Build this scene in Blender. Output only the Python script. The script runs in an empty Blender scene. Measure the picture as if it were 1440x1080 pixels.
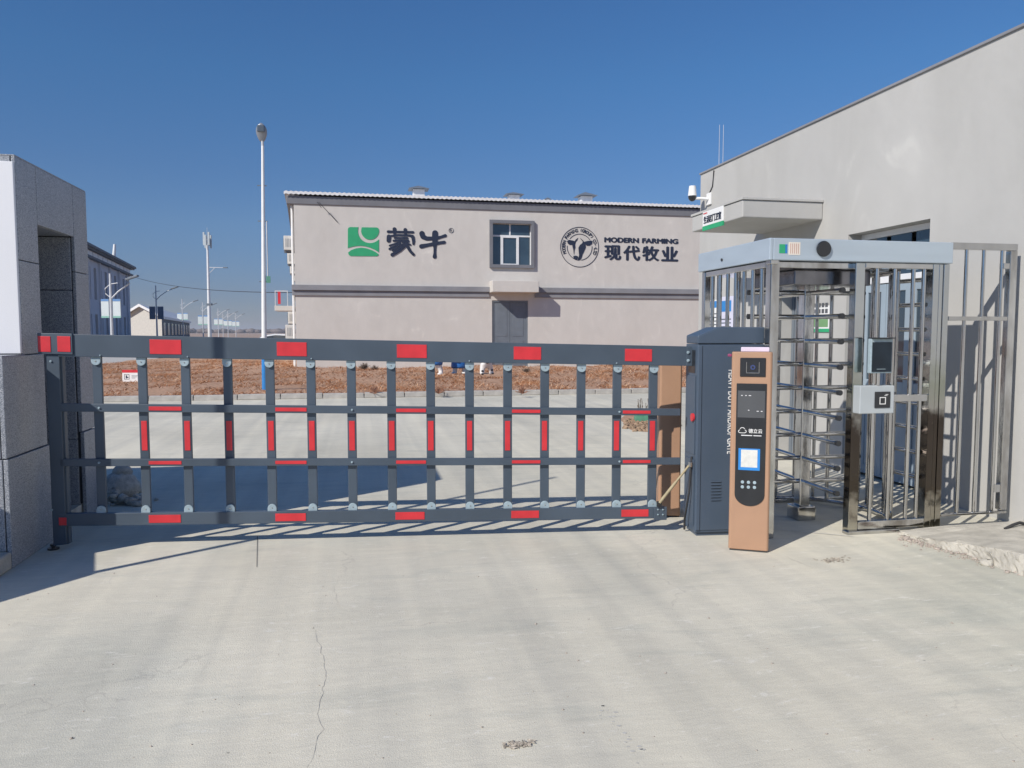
import bpy, bmesh, math, random
from mathutils import Vector, Matrix
R = math.radians
random.seed(7)
SC = bpy.context.scene
COL = SC.collection

# ------------------------------------------------------------------ camera, sky, sun, exposure
F, CX, CY, EYE = 1080.0, 720.0, 540.0, 1.6
PITCH, YAW = math.atan2(73, F), R(11.36)
cam_data = bpy.data.cameras.new('camera'); cam = bpy.data.objects.new('camera', cam_data); COL.objects.link(cam)
cam_data.sensor_width = 36; cam_data.lens = F / 1440 * 36; cam_data.clip_start = .05; cam_data.clip_end = 6000
cam.location = (0, 0, EYE); cam.rotation_euler = (R(90) - PITCH, 0, -YAW)
SC.camera = cam
SUN_AZ, SUN_EL = 55.5, 36.0          # azimuth the shadows fall towards, clockwise from +Y
w = bpy.data.worlds.new('World'); SC.world = w; w.use_nodes = True
wn = w.node_tree; wl = wn.links
sky = wn.nodes.new('ShaderNodeTexSky'); sky.sky_type = 'NISHITA'; sky.sun_disc = False
sky.sun_elevation = R(SUN_EL); sky.sun_rotation = R(SUN_AZ + 180)
sky.altitude = 0; sky.air_density = 1; sky.dust_density = 0; sky.ozone_density = 6
tc = wn.nodes.new('ShaderNodeTexCoord'); sx = wn.nodes.new('ShaderNodeSeparateXYZ')
ramp = wn.nodes.new('ShaderNodeValToRGB'); mul = wn.nodes.new('ShaderNodeMix'); mul.data_type = 'RGBA'; mul.blend_type = 'MULTIPLY'
wl.new(tc.outputs['Generated'], sx.inputs[0]); wl.new(sx.outputs[2], ramp.inputs[0])
els = ramp.color_ramp.elements
els[0].position = .0; els[0].color = (.30, .31, .42, 1)
els[1].position = .5; els[1].color = (.375, .59, .76, 1)
for p, c in ((.05, (.32, .335, .45)), (.13, (.40, .45, .54)), (.30, (.37, .555, .67)), (.19, (.385, .475, .58))):
    e = els.new(p); e.color = (*c, 1)
mul.inputs[0].default_value = 1
sc_ = wn.nodes.new('ShaderNodeVectorMath'); sc_.operation = 'SCALE'; sc_.inputs[3].default_value = 1.4
wl.new(sky.outputs[0], mul.inputs[6]); wl.new(ramp.outputs[0], mul.inputs[7])
wl.new(mul.outputs[2], sc_.inputs[0])
bg = wn.nodes['Background']; wl.new(sc_.outputs[0], bg.inputs[0]); bg.inputs[1].default_value = .1
sd = bpy.data.lights.new('sun', 'SUN'); sd.energy = 4.6; sd.angle = R(.5); sd.color = (1, .94, .855)
sun = bpy.data.objects.new('sun', sd); COL.objects.link(sun)
a, e_ = R(SUN_AZ), R(SUN_EL)
sun.rotation_euler = Vector((math.sin(a) * math.cos(e_), math.cos(a) * math.cos(e_), -math.sin(e_))).to_track_quat('-Z', 'Y').to_euler()
sun.location = (-20, -14, 18)
SC.view_settings.view_transform = 'Standard'; SC.view_settings.look = 'None'
SC.view_settings.gamma = 1; SC.view_settings.use_curve_mapping = False; SC.view_settings.exposure = 0.0
SC.cycles.max_bounces = 8; SC.cycles.use_denoising = True

# ------------------------------------------------------------------ measuring helpers
FWD = Vector((math.sin(YAW), math.cos(YAW), 0)); RGT = Vector((math.cos(YAW), -math.sin(YAW), 0)); UP = Vector((0, 0, 1))
def ray(px, py):
    u, v = (px - CX) / F, (CY - py) / F
    f = FWD * math.cos(PITCH) - UP * math.sin(PITCH); up = UP * math.cos(PITCH) + FWD * math.sin(PITCH)
    return RGT * u + up * v + f
O = Vector((0, 0, EYE))
def G(px, py, z=0.0):                       # point at height z
    d = ray(px, py); return O + d * ((z - EYE) / d.z)
def onY(px, py, Y): d = ray(px, py); return O + d * (Y / d.y)
def onX(px, py, X): d = ray(px, py); return O + d * (X / d.x)
def onP(px, py, p, n): d = ray(px, py); return O + d * ((p - O).dot(n) / d.dot(n))
def atD(px, py, D):                         # point at forward distance D
    d = ray(px, py); return O + d * (D / d.dot(FWD))

# ------------------------------------------------------------------ materials
MC = {}
def mat(name, rgb, rough=.6, metal=0., var=.08, scale=4., bump=0., bscale=60., spec=.5, coat=0., stretch=None, tint=None, detail=6, rvar=0.):
    if name in MC: return MC[name]
    m = bpy.data.materials.new(name); m.use_nodes = True; n = m.node_tree.nodes; l = m.node_tree.links
    b = n['Principled BSDF']; b.inputs['Roughness'].default_value = rough; b.inputs['Metallic'].default_value = metal
    b.inputs['Specular IOR Level'].default_value = spec; b.inputs['Coat Weight'].default_value = coat
    t = n.new('ShaderNodeTexCoord'); mp = n.new('ShaderNodeMapping'); l.new(t.outputs['Object'], mp.inputs[0])
    if stretch: mp.inputs['Scale'].default_value = stretch
    nz = n.new('ShaderNodeTexNoise'); nz.inputs['Scale'].default_value = scale; nz.inputs['Detail'].default_value = detail
    l.new(mp.outputs[0], nz.inputs[0])
    cr = n.new('ShaderNodeValToRGB'); cr.color_ramp.elements[0].position = .3; cr.color_ramp.elements[1].position = .7
    c2 = tint or rgb
    cr.color_ramp.elements[0].color = (*[x * (1 - var) for x in c2], 1); cr.color_ramp.elements[1].color = (*[min(1, x * (1 + var)) for x in rgb], 1)
    l.new(nz.outputs[0], cr.inputs[0]); l.new(cr.outputs[0], b.inputs['Base Color'])
    if rvar:
        mr = n.new('ShaderNodeMapRange'); mr.inputs[3].default_value = max(.02, rough - rvar); mr.inputs[4].default_value = rough + rvar
        l.new(nz.outputs[0], mr.inputs[0]); l.new(mr.outputs[0], b.inputs['Roughness'])
    if bump:
        n2 = n.new('ShaderNodeTexNoise'); n2.inputs['Scale'].default_value = bscale; n2.inputs['Detail'].default_value = 8
        l.new(mp.outputs[0], n2.inputs[0]); bp = n.new('ShaderNodeBump'); bp.inputs['Strength'].default_value = bump; bp.inputs['Distance'].default_value = .01
        l.new(n2.outputs[0], bp.inputs['Height']); l.new(bp.outputs[0], b.inputs['Normal'])
    MC[name] = m; return m

def concrete_ground():
    m = bpy.data.materials.new('yard_concrete'); m.use_nodes = True; n = m.node_tree.nodes; l = m.node_tree.links; b = n['Principled BSDF']
    b.inputs['Roughness'].default_value = .85; b.inputs['Specular IOR Level'].default_value = .3
    t = n.new('ShaderNodeTexCoord')
    def noise(scale, detail, st=(1, 1, 1), rot=0., dist=0.):
        mp = n.new('ShaderNodeMapping'); mp.inputs['Scale'].default_value = st; mp.inputs['Rotation'].default_value = (0, 0, rot)
        l.new(t.outputs['Object'], mp.inputs[0]); z = n.new('ShaderNodeTexNoise'); z.inputs['Scale'].default_value = scale; z.inputs['Detail'].default_value = detail
        z.inputs['Distortion'].default_value = dist; l.new(mp.outputs[0], z.inputs[0]); return z.outputs[0]
    def rmp(src, p0, c0, p1, c1):
        r = n.new('ShaderNodeValToRGB'); r.color_ramp.elements[0].position = p0; r.color_ramp.elements[0].color = (*c0, 1)
        r.color_ramp.elements[1].position = p1; r.color_ramp.elements[1].color = (*c1, 1); l.new(src, r.inputs[0]); return r.outputs[0]
    def mix(fac, a_, b_, mode='MIX'):
        x = n.new('ShaderNodeMix'); x.data_type = 'RGBA'; x.blend_type = mode
        if isinstance(fac, float): x.inputs[0].default_value = fac
        else: l.new(fac, x.inputs[0])
        for i, v in ((6, a_), (7, b_)):
            if isinstance(v, tuple): x.inputs[i].default_value = (*v, 1)
            else: l.new(v, x.inputs[i])
        return x.outputs[2]
    base = rmp(noise(.55, 7, dist=.6), .28, (.575, .545, .455), .72, (.70, .665, .56))
    # tyre-polished streaks running through the gate, gently bowed
    base = mix(.42, base, rmp(noise(1.1, 6, (2.6, .14, 1), R(4), .8), .3, (.80, .815, .84), .72, (1.12, 1.11, 1.08)), 'MULTIPLY')
    base = mix(.16, base, rmp(noise(2.2, 8, (.35, 2.2, 1), R(-22), 1.5), .35, (.86, .87, .9), .7, (1.12, 1.11, 1.09)), 'MULTIPLY')
    base = mix(.3, base, rmp(noise(9, 9, (.5, 2.2, 1), R(-12), 1), .35, (.88, .88, .88), .68, (1.12, 1.12, 1.11)), 'MULTIPLY')
    base = mix(.30, base, rmp(noise(140, 5), .3, (.75, .75, .75), .7, (1.2, 1.2, 1.18)), 'MULTIPLY')
    wv = n.new('ShaderNodeTexNoise'); wv.inputs['Scale'].default_value = 1.0; wv.inputs['Detail'].default_value = 5; wv.inputs['Distortion'].default_value = .25
    mw = n.new('ShaderNodeMapping'); mw.inputs['Scale'].default_value = (5.5, .07, 1); mw.inputs['Rotation'].default_value = (0, 0, R(-9)); l.new(t.outputs['Object'], mw.inputs[0]); l.new(mw.outputs[0], wv.inputs[0])
    base = mix(.38, base, rmp(wv.outputs[0], .36, (.84, .85, .87), .62, (1.07, 1.065, 1.05)), 'MULTIPLY')
    base = mix(.7, base, rmp(noise(.16, 3), .45, (1.03, 1.03, 1.03), .62, (.87, .885, .90)), 'MULTIPLY')
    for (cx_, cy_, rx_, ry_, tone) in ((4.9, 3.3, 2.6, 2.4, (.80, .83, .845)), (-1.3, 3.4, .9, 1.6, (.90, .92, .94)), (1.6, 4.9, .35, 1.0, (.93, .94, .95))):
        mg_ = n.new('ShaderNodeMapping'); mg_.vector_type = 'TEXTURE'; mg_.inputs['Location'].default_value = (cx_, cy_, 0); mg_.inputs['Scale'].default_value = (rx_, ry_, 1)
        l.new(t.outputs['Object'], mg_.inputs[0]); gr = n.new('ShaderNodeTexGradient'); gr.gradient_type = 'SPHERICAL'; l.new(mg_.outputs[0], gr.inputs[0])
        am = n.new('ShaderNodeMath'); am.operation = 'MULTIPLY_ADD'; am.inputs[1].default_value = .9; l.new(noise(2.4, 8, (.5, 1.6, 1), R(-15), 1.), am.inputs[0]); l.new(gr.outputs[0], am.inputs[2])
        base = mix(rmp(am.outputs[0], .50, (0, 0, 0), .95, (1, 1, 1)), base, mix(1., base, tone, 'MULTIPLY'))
    # pale scuffed flakes
    sc1 = rmp(noise(3.2, 10, (.8, 2.6, 1), R(-8), 2.2), .57, (0, 0, 0), .66, (1, 1, 1))
    sc2 = rmp(noise(34, 6, (.5, 1.6, 1), R(-10), 1.2), .52, (0, 0, 0), .60, (1, 1, 1))
    mm = mix(1., sc1, sc2, 'MULTIPLY'); mm = mix(1., mm, (.45, .45, .45), 'MULTIPLY')
    base = mix(mm, base, (.80, .775, .71))
    # pock marks and small dark crumbs
    v = n.new('ShaderNodeTexVoronoi'); v.inputs['Scale'].default_value = 3.1; l.new(t.outputs['Object'], v.inputs[0])
    dots = rmp(v.outputs['Distance'], .010, (.6, .6, .6), .030, (0, 0, 0))
    gate = rmp(noise(1.3, 3), .5, (0, 0, 0), .56, (1, 1, 1)); dots = mix(1., dots, gate, 'MULTIPLY')
    base = mix(dots, base, (.2, .19, .17))
    # hairline cracks
    mpc = n.new('ShaderNodeMapping'); l.new(t.outputs['Object'], mpc.inputs[0]); dn = n.new('ShaderNodeTexNoise'); dn.inputs['Scale'].default_value = 2.6; dn.inputs['Detail'].default_value = 9
    l.new(mpc.outputs[0], dn.inputs[0]); ad = n.new('ShaderNodeMix'); ad.data_type = 'RGBA'; ad.blend_type = 'LINEAR_LIGHT'; ad.inputs[0].default_value = .35
    l.new(t.outputs['Object'], ad.inputs[6]); l.new(dn.outputs['Color'], ad.inputs[7])
    vc = n.new('ShaderNodeTexVoronoi'); vc.feature = 'DISTANCE_TO_EDGE'; vc.inputs['Scale'].default_value = .42; l.new(ad.outputs[2], vc.inputs[0])
    ck = rmp(vc.outputs['Distance'], .0008, (.34, .34, .34), .0024, (0, 0, 0))
    g2 = rmp(noise(.7, 3), .50, (0, 0, 0), .56, (1, 1, 1)); ck = mix(1., ck, g2, 'MULTIPLY')
    base = mix(ck, base, (.30, .285, .26))
    l.new(base, b.inputs['Base Color'])
    bp = n.new('ShaderNodeBump'); bp.inputs['Strength'].default_value = .35; bp.inputs['Distance'].default_value = .012
    hm = mix(.5, noise(26, 10, (.6, 1.6, 1), R(-10)), noise(170, 4)); l.new(hm, bp.inputs['Height'])
    bp2 = n.new('ShaderNodeBump'); bp2.inputs['Strength'].default_value = .3; bp2.inputs['Distance'].default_value = .02
    l.new(noise(1.8, 5), bp2.inputs['Height']); l.new(bp.outputs[0], bp2.inputs['Normal']); l.new(bp2.outputs[0], b.inputs['Normal'])
    MC['yard_concrete'] = m; return m
concrete_ground()

def render_wall(name, lo, hi):
    m = bpy.data.materials.new(name); m.use_nodes = True; n = m.node_tree.nodes; l = m.node_tree.links; b = n['Principled BSDF']
    b.inputs['Roughness'].default_value = .8; b.inputs['Specular IOR Level'].default_value = .25
    t = n.new('ShaderNodeTexCoord')
    def noise(s, d, st, dist=0):
        mp = n.new('ShaderNodeMapping'); mp.inputs['Scale'].default_value = st; l.new(t.outputs['Object'], mp.inputs[0])
        z = n.new('ShaderNodeTexNoise'); z.inputs['Scale'].default_value = s; z.inputs['Detail'].default_value = d; z.inputs['Distortion'].default_value = dist; l.new(mp.outputs[0], z.inputs[0]); return z.outputs[0]
    r = n.new('ShaderNodeValToRGB'); r.color_ramp.elements[0].position = .3; r.color_ramp.elements[0].color = (*lo, 1); r.color_ramp.elements[1].position = .7; r.color_ramp.elements[1].color = (*hi, 1)
    l.new(noise(1.1, 6, (1, 1, .35), .5), r.inputs[0])
    r2 = n.new('ShaderNodeValToRGB'); r2.color_ramp.elements[0].position = .35; r2.color_ramp.elements[0].color = (.97, .97, .97, 1); r2.color_ramp.elements[1].position = .65; r2.color_ramp.elements[1].color = (1.02, 1.02, 1.02, 1); q_ = r2.color_ramp.elements.new(.74); q_.color = (1.13, 1.13, 1.12, 1)
    l.new(noise(2.2, 9, (.8, .8, .5), 1.5), r2.inputs[0])
    x = n.new('ShaderNodeMix'); x.data_type = 'RGBA'; x.blend_type = 'MULTIPLY'; x.inputs[0].default_value = 1
    l.new(r.outputs[0], x.inputs[6]); l.new(r2.outputs[0], x.inputs[7]); l.new(x.outputs[2], b.inputs['Base Color'])
    bp = n.new('ShaderNodeBump'); bp.inputs['Strength'].default_value = .25; bp.inputs['Distance'].default_value = .01; l.new(noise(14, 8, (1, 1, 1)), bp.inputs['Height'])
    bp2 = n.new('ShaderNodeBump'); bp2.inputs['Strength'].default_value = .3; bp2.inputs['Distance'].default_value = .05; l.new(noise(.9, 3, (1, 1, 1)), bp2.inputs['Height'])
    l.new(bp.outputs[0], bp2.inputs['Normal']); l.new(bp2.outputs[0], b.inputs['Normal'])
    MC[name] = m; return m
W_MAIN = render_wall('main_wall_render', (.565, .54, .505), (.60, .575, .54))
W_GUARD = render_wall('guard_wall_render', (.43, .425, .405), (.475, .47, .452))

def granite(name, lo, mid, hi, rough):
    m = bpy.data.materials.new(name); m.use_nodes = True; n = m.node_tree.nodes; l = m.node_tree.links; b = n['Principled BSDF']
    b.inputs['Roughness'].default_value = rough; t = n.new('ShaderNodeTexCoord')
    v = n.new('ShaderNodeTexVoronoi'); v.inputs['Scale'].default_value = 260; l.new(t.outputs['Object'], v.inputs[0])
    sp = n.new('ShaderNodeSeparateColor'); l.new(v.outputs['Color'], sp.inputs[0])
    r = n.new('ShaderNodeValToRGB'); r.color_ramp.interpolation = 'CONSTANT'; el = r.color_ramp.elements
    el[0].position = 0; el[0].color = (*lo, 1); el[1].position = .28; el[1].color = (*mid, 1); q = el.new(.78); q.color = (*hi, 1)
    l.new(sp.outputs[0], r.inputs[0])
    z = n.new('ShaderNodeTexNoise'); z.inputs['Scale'].default_value = 1.5; z.inputs['Detail'].default_value = 5; l.new(t.outputs['Object'], z.inputs[0])
    r2 = n.new('ShaderNodeValToRGB'); r2.color_ramp.elements[0].color = (.85, .85, .85, 1); r2.color_ramp.elements[1].color = (1.15, 1.15, 1.15, 1); l.new(z.outputs[0], r2.inputs[0])
    x = n.new('ShaderNodeMix'); x.data_type = 'RGBA'; x.blend_type = 'MULTIPLY'; x.inputs[0].default_value = 1; l.new(r.outputs[0], x.inputs[6]); l.new(r2.outputs[0], x.inputs[7])
    l.new(x.outputs[2], b.inputs['Base Color'])
    bp = n.new('ShaderNodeBump'); bp.inputs['Strength'].default_value = .15; bp.inputs['Distance'].default_value = .002; l.new(v.outputs['Distance'], bp.inputs['Height']); l.new(bp.outputs[0], b.inputs['Normal'])
    MC[name] = m; return m
GRAN = granite('grey_granite', (.15, .165, .19), (.31, .33, .365), (.50, .51, .53), .38)

SLATE = mat('slate_paint', (.064, .087, .116), .42, var=.15, scale=2.2, bump=.05, bscale=300, rvar=.08)
SLATE2 = mat('cabinet_paint', (.066, .094, .135), .42, var=.07, scale=2.5, bump=.08, bscale=400, rvar=.08)
RED = mat('red_reflective_tape', (.62, .035, .045), .35, var=.10, scale=9, bump=.15, bscale=500)
SILV = mat('zinc_plate', (.34, .43, .475), .55, .1, var=.12, scale=30, rvar=.12)
STEEL = mat('stainless_steel', (.56, .56, .56), .09, 1., var=.14, scale=5, bump=.03, bscale=14, stretch=(1, 1, .35), rvar=.05)
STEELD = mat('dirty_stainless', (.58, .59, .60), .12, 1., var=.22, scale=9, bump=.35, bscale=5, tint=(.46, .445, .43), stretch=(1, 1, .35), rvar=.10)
def reflection_steel():  # reflections of dark surroundings painted into the steel colour, banded by height
    m = bpy.data.materials.new('painted_reflection_steel'); m.use_nodes = True; n = m.node_tree.nodes; l = m.node_tree.links; b = n['Principled BSDF']
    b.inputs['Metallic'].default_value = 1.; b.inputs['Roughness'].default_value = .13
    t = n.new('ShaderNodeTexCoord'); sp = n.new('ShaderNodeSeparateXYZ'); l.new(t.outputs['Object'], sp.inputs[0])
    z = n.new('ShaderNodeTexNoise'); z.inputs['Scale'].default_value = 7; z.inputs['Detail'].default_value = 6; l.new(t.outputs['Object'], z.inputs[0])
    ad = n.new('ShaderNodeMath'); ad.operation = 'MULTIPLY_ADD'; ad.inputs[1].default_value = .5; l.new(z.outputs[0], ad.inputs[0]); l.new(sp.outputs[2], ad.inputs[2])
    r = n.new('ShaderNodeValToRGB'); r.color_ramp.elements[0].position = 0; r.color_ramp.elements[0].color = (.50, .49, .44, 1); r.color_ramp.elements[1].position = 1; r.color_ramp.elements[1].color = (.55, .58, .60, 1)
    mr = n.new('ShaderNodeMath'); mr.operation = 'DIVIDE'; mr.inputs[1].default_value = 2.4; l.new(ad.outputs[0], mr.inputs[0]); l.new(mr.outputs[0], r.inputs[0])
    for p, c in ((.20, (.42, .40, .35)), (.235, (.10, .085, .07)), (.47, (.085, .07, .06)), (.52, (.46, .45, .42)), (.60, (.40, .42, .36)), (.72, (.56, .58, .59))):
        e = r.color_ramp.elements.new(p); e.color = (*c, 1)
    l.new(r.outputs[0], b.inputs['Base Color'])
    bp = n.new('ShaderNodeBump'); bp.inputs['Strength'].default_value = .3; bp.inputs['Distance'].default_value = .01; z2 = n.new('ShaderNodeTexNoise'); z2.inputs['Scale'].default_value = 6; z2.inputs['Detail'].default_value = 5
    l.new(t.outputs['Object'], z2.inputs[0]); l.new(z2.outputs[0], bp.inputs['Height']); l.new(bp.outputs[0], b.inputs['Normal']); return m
STEELREFL = reflection_steel()
STEELB = mat('brushed_header', (.46, .535, .60), .45, .3, var=.05, scale=2.5, bump=.02, bscale=60, stretch=(.4, 1, 5), rvar=.08)
ORNG = mat('tan_powder_coat', (.41, .245, .155), .48, var=.05, scale=5, bump=.12, bscale=500)
BLACK = mat('black_plastic', (.018, .02, .024), .28, var=.2, scale=8, coat=.3)
SCREEN = mat('dark_screen', (.075, .08, .088), .12, var=.12, scale=3, coat=.6)
DSCR = mat('terminal_screen', (.012, .02, .03), .22, var=.3, scale=6, spec=.35)
GLASS = mat('window_glass', (.035, .06, .085), .06, var=.35, scale=1.2, spec=.9, coat=.8)
WHITE = mat('white_paint', (.78, .78, .77), .5, var=.05, scale=3)
WBOARD = mat('white_board', (.76, .765, .79), .45, var=.03, scale=1.2)
WFRAME = mat('white_window_frame', (.74, .75, .76), .4, var=.05, scale=6)
GTRIM = mat('grey_trim_paint', (.235, .24, .26), .7, var=.09, scale=2, bump=.15, bscale=30)
EAVE = mat('eave_fascia', (.17, .175, .195), .7, var=.08, scale=2, bump=.1, bscale=40)
DOORG = mat('slate_steel_door', (.15, .175, .205), .5, var=.10, scale=3, bump=.05, bscale=60)
DOORB = mat('pale_blue_panel', (.30, .37, .43), .45, var=.08, scale=3)
GREEN = mat('logo_green', (.03, .36, .16), .5, var=.05, scale=5)
NAVY = mat('letter_navy', (.02, .028, .055), .45, var=.1, scale=5)
BLUE = mat('blue_paint', (.03, .22, .56), .45, var=.08, scale=3)
BRASS = mat('brass_rod', (.36, .30, .18), .6, .0, var=.15, scale=20)
FARTREE = mat('far_trees', (.17, .135, .12), .95, var=.2, scale=.05)
SOIL = mat('bare_soil', (.44, .27, .175), .95, var=.28, scale=9, bump=.8, bscale=30)
FIELD = mat('dry_field', (.40, .285, .215), .95, var=.22, scale=.06, bump=.5, bscale=2, tint=(.33, .245, .19), detail=12)
KERB = mat('kerb_concrete', (.42, .40, .37), .85, var=.16, scale=5, bump=.5, bscale=40)
ROUGHC = mat('rough_concrete', (.47, .445, .385), .9, var=.2, scale=7, bump=.9, bscale=38)
ROADC = mat('pale_road', (.45, .44, .42), .85, var=.1, scale=.7, bump=.3, bscale=20)
SEAM = mat('seam_dark', (.055, .055, .055), .9, var=.2, scale=20)
SEAML = mat('seam_pale', (.62, .61, .58), .85, var=.15, scale=12)
FARW = mat('far_wall', (.58, .60, .64), .8, var=.05, scale=.5)
FARD = mat('far_dark_trim', (.12, .14, .165), .7, var=.1, scale=1)
FARG = mat('far_glass', (.035, .05, .07), .2, var=.3, scale=.5)
GALV = mat('galvanised_pole', (.62, .63, .64), .45, .15, var=.06, scale=4)
ROOFW = mat('white_roof_sheet', (.74, .74, .74), .5, var=.1, scale=6)
RUBBER = mat('black_rubber', (.03, .03, .032), .7, var=.2, scale=10)
STRAW = [mat('straw_light', (.78, .51, .32), .9, var=.2, scale=3), mat('straw_mid', (.60, .36, .22), .9, var=.25, scale=3), mat('straw_dark', (.33, .19, .12), .9, var=.25, scale=3)]

# ------------------------------------------------------------------ mesh helpers
class MB:
    def __init__(s): s.v = []; s.f = []; s.mi = []; s.sm = []; s.m = 0
    def add(s, vs, fs, smooth=False):
        k = len(s.v); s.v += [tuple(v) for v in vs]
        for f in fs: s.f.append([i + k for i in f]); s.mi.append(s.m); s.sm.append(smooth)
        return s
    def box(s, x0, x1, y0, y1, z0, z1, M=None):
        vs = [Vector((x, y, z)) for z in (z0, z1) for y in (y0, y1) for x in (x0, x1)]
        if M: vs = [M @ v for v in vs]
        return s.add(vs, [(0, 2, 3, 1), (4, 5, 7, 6), (0, 1, 5, 4), (2, 6, 7, 3), (0, 4, 6, 2), (1, 3, 7, 5)])
    def quadbar(s, a, b, wa, wb=None, t=.05, yoff=0.):   # bar in the local xz plane between (x,zb,zt) ends
        (x0, b0, t0), (x1, b1, t1) = a, b
        vs = [(x0, yoff, b0), (x1, yoff, b1), (x1, yoff, t1), (x0, yoff, t0), (x0, yoff + t, b0), (x1, yoff + t, b1), (x1, yoff + t, t1), (x0, yoff + t, t0)]
        return s.add(vs, [(0, 1, 2, 3), (5, 4, 7, 6), (0, 4, 5, 1), (3, 2, 6, 7), (1, 5, 6, 2), (0, 3, 7, 4)])
    def tube(s, pts, r, n=10, r2=None, cap=True):
        pts = [Vector(p) for p in pts]; k = len(pts); rings = []
        for i, p in enumerate(pts):
            d = (pts[min(i + 1, k - 1)] - pts[max(i - 1, 0)]).normalized()
            u = d.cross(Vector((0, 0, 1)) if abs(d.z) < .95 else Vector((1, 0, 0))).normalized(); v = d.cross(u)
            rr = r if r2 is None else r + (r2 - r) * i / (k - 1)
            rings.append([p + (u * math.cos(2 * math.pi * j / n) + v * math.sin(2 * math.pi * j / n)) * rr for j in range(n)])
        vs = [q for g in rings for q in g]
        fs = [(i * n + j, i * n + (j + 1) % n, (i + 1) * n + (j + 1) % n, (i + 1) * n + j) for i in range(k - 1) for j in range(n)]
        s.add(vs, fs, True)
        if cap:
            s.add(rings[0], [tuple(range(n))[::-1]]); s.add(rings[-1], [tuple(range(n))])
        return s
    def prism(s, poly, y0, y1, M=None, axis='y'):        # poly in local xz, extruded along y
        n = len(poly); A = [Vector((x, y0, z)) for x, z in poly]; B = [Vector((x, y1, z)) for x, z in poly]
        if axis == 'x': A = [Vector((y0, x, z)) for x, z in poly]; B = [Vector((y1, x, z)) for x, z in poly]
        if axis == 'z': A = [Vector((x, z, y0)) for x, z in poly]; B = [Vector((x, z, y1)) for x, z in poly]
        vs = A + B
        if M: vs = [M @ v for v in vs]
        return s.add(vs, [tuple(range(n)), tuple(range(2 * n - 1, n - 1, -1))] + [(i, i + n, (i + 1) % n + n, (i + 1) % n) for i in range(n)])
    def ball(s, c, rx, ry, rz, nu=14, nv=9, wob=0., seed=0):
        rnd = random.Random(seed); vs = []; fs = []
        for j in range(nv + 1):
            th = math.pi * j / nv
            for i in range(nu):
                ph = 2 * math.pi * i / nu; k = 1 + (rnd.random() - .5) * wob
                vs.append((c[0] + rx * k * math.sin(th) * math.cos(ph), c[1] + ry * k * math.sin(th) * math.sin(ph), c[2] + rz * k * math.cos(th)))
        for j in range(nv):
            for i in range(nu): fs.append((j * nu + i, (j + 1) * nu + i, (j + 1) * nu + (i + 1) % nu, j * nu + (i + 1) % nu))
        return s.add(vs, fs, True)
    def build(s, name, mt, parent=None, bevel=0., seg=2):
        me = bpy.data.meshes.new(name); me.from_pydata(s.v, [], s.f)
        for m in (mt if isinstance(mt, (list, tuple)) else [mt]): me.materials.append(m)
        me.polygons.foreach_set('material_index', s.mi); me.polygons.foreach_set('use_smooth', s.sm)
        bm = bmesh.new(); bm.from_mesh(me); bmesh.ops.recalc_face_normals(bm, faces=bm.faces); bm.to_mesh(me); bm.free()
        me.update(); o = bpy.data.objects.new(name, me); COL.objects.link(o)
        if parent: o.parent = parent
        if bevel:
            b = o.modifiers.new('bevel', 'BEVEL'); b.width = bevel; b.segments = seg; b.limit_method = 'ANGLE'; b.harden_normals = False
        return o
def B(x0, x1, y0, y1, z0, z1, M=None): return MB().box(min(x0, x1), max(x0, x1), min(y0, y1), max(y0, y1), min(z0, z1), max(z0, z1), M)
def root(name, label, cat, loc=(0, 0, 0), rz=0., group=None):
    o = bpy.data.objects.new(name, None); COL.objects.link(o); o.location = loc; o.rotation_euler = (0, 0, rz); o.empty_display_size = .1
    o['label'] = label; o['category'] = cat
    if group: o['group'] = group
    return o
def tag(o, label, cat, group=None):
    o['label'] = label; o['category'] = cat
    if group: o['group'] = group
    return o
def struct(o): o['kind'] = 'structure'; return o
def stuff(o): o['kind'] = 'stuff'; return o
def copy_tree(o, parent=None):
    c = o.copy(); COL.objects.link(c); c.parent = parent
    for ch in list(o.children): copy_tree(ch, c)
    return c
def dup(o, loc=None, rz=None, parent='same', label=None):
    c = o.copy(); COL.objects.link(c)
    if parent != 'same': c.parent = parent
    if loc is not None: c.location = loc
    if rz is not None: c.rotation_euler = (0, 0, rz)
    if label: c['label'] = label
    for ch in list(o.children): copy_tree(ch, c)
    return c
def txt(name, body, mt, M, box_w, box_h, parent=None, ext=.004, off=0., keep=False, bold=0.):
    """Raised lettering filling box_w x box_h; M places local x right, z up, -y towards the reader (box centre at origin)."""
    cu = bpy.data.curves.new('t', 'FONT'); cu.body = body; cu.extrude = .02; cu.offset = off
    t = bpy.data.objects.new('t', cu); COL.objects.link(t)
    me = bpy.data.meshes.new_from_object(t.evaluated_get(bpy.context.evaluated_depsgraph_get()))
    bpy.data.objects.remove(t)
    V = [v.co.copy() for v in me.vertices]; Fc = [tuple(p.vertices) for p in me.polygons]
    shifts = [(0, 0)] if not bold else [(-bold, 0), (bold, 0), (0, bold * .7), (0, -bold * .7)]
    xs = [v.x for v in V]; ys = [v.y for v in V]
    cx, cy = (min(xs) + max(xs)) / 2, (min(ys) + max(ys)) / 2; kx = box_w / (max(xs) - min(xs) + 2 * bold); ky = box_h / (max(ys) - min(ys) + 1.4 * bold)
    if keep: kx = ky = min(kx, ky)
    mb = MB()
    for i, (dx, dy) in enumerate(shifts):
        e = ext + .0012 * i
        mb.add([M @ Vector(((v.x - cx + dx) * kx, -e if v.z > 0 else -.0002 * i, (v.y - cy + dy) * ky)) for v in V], Fc)
    return mb.build(name, mt, parent)
T = Matrix.Translation
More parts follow.
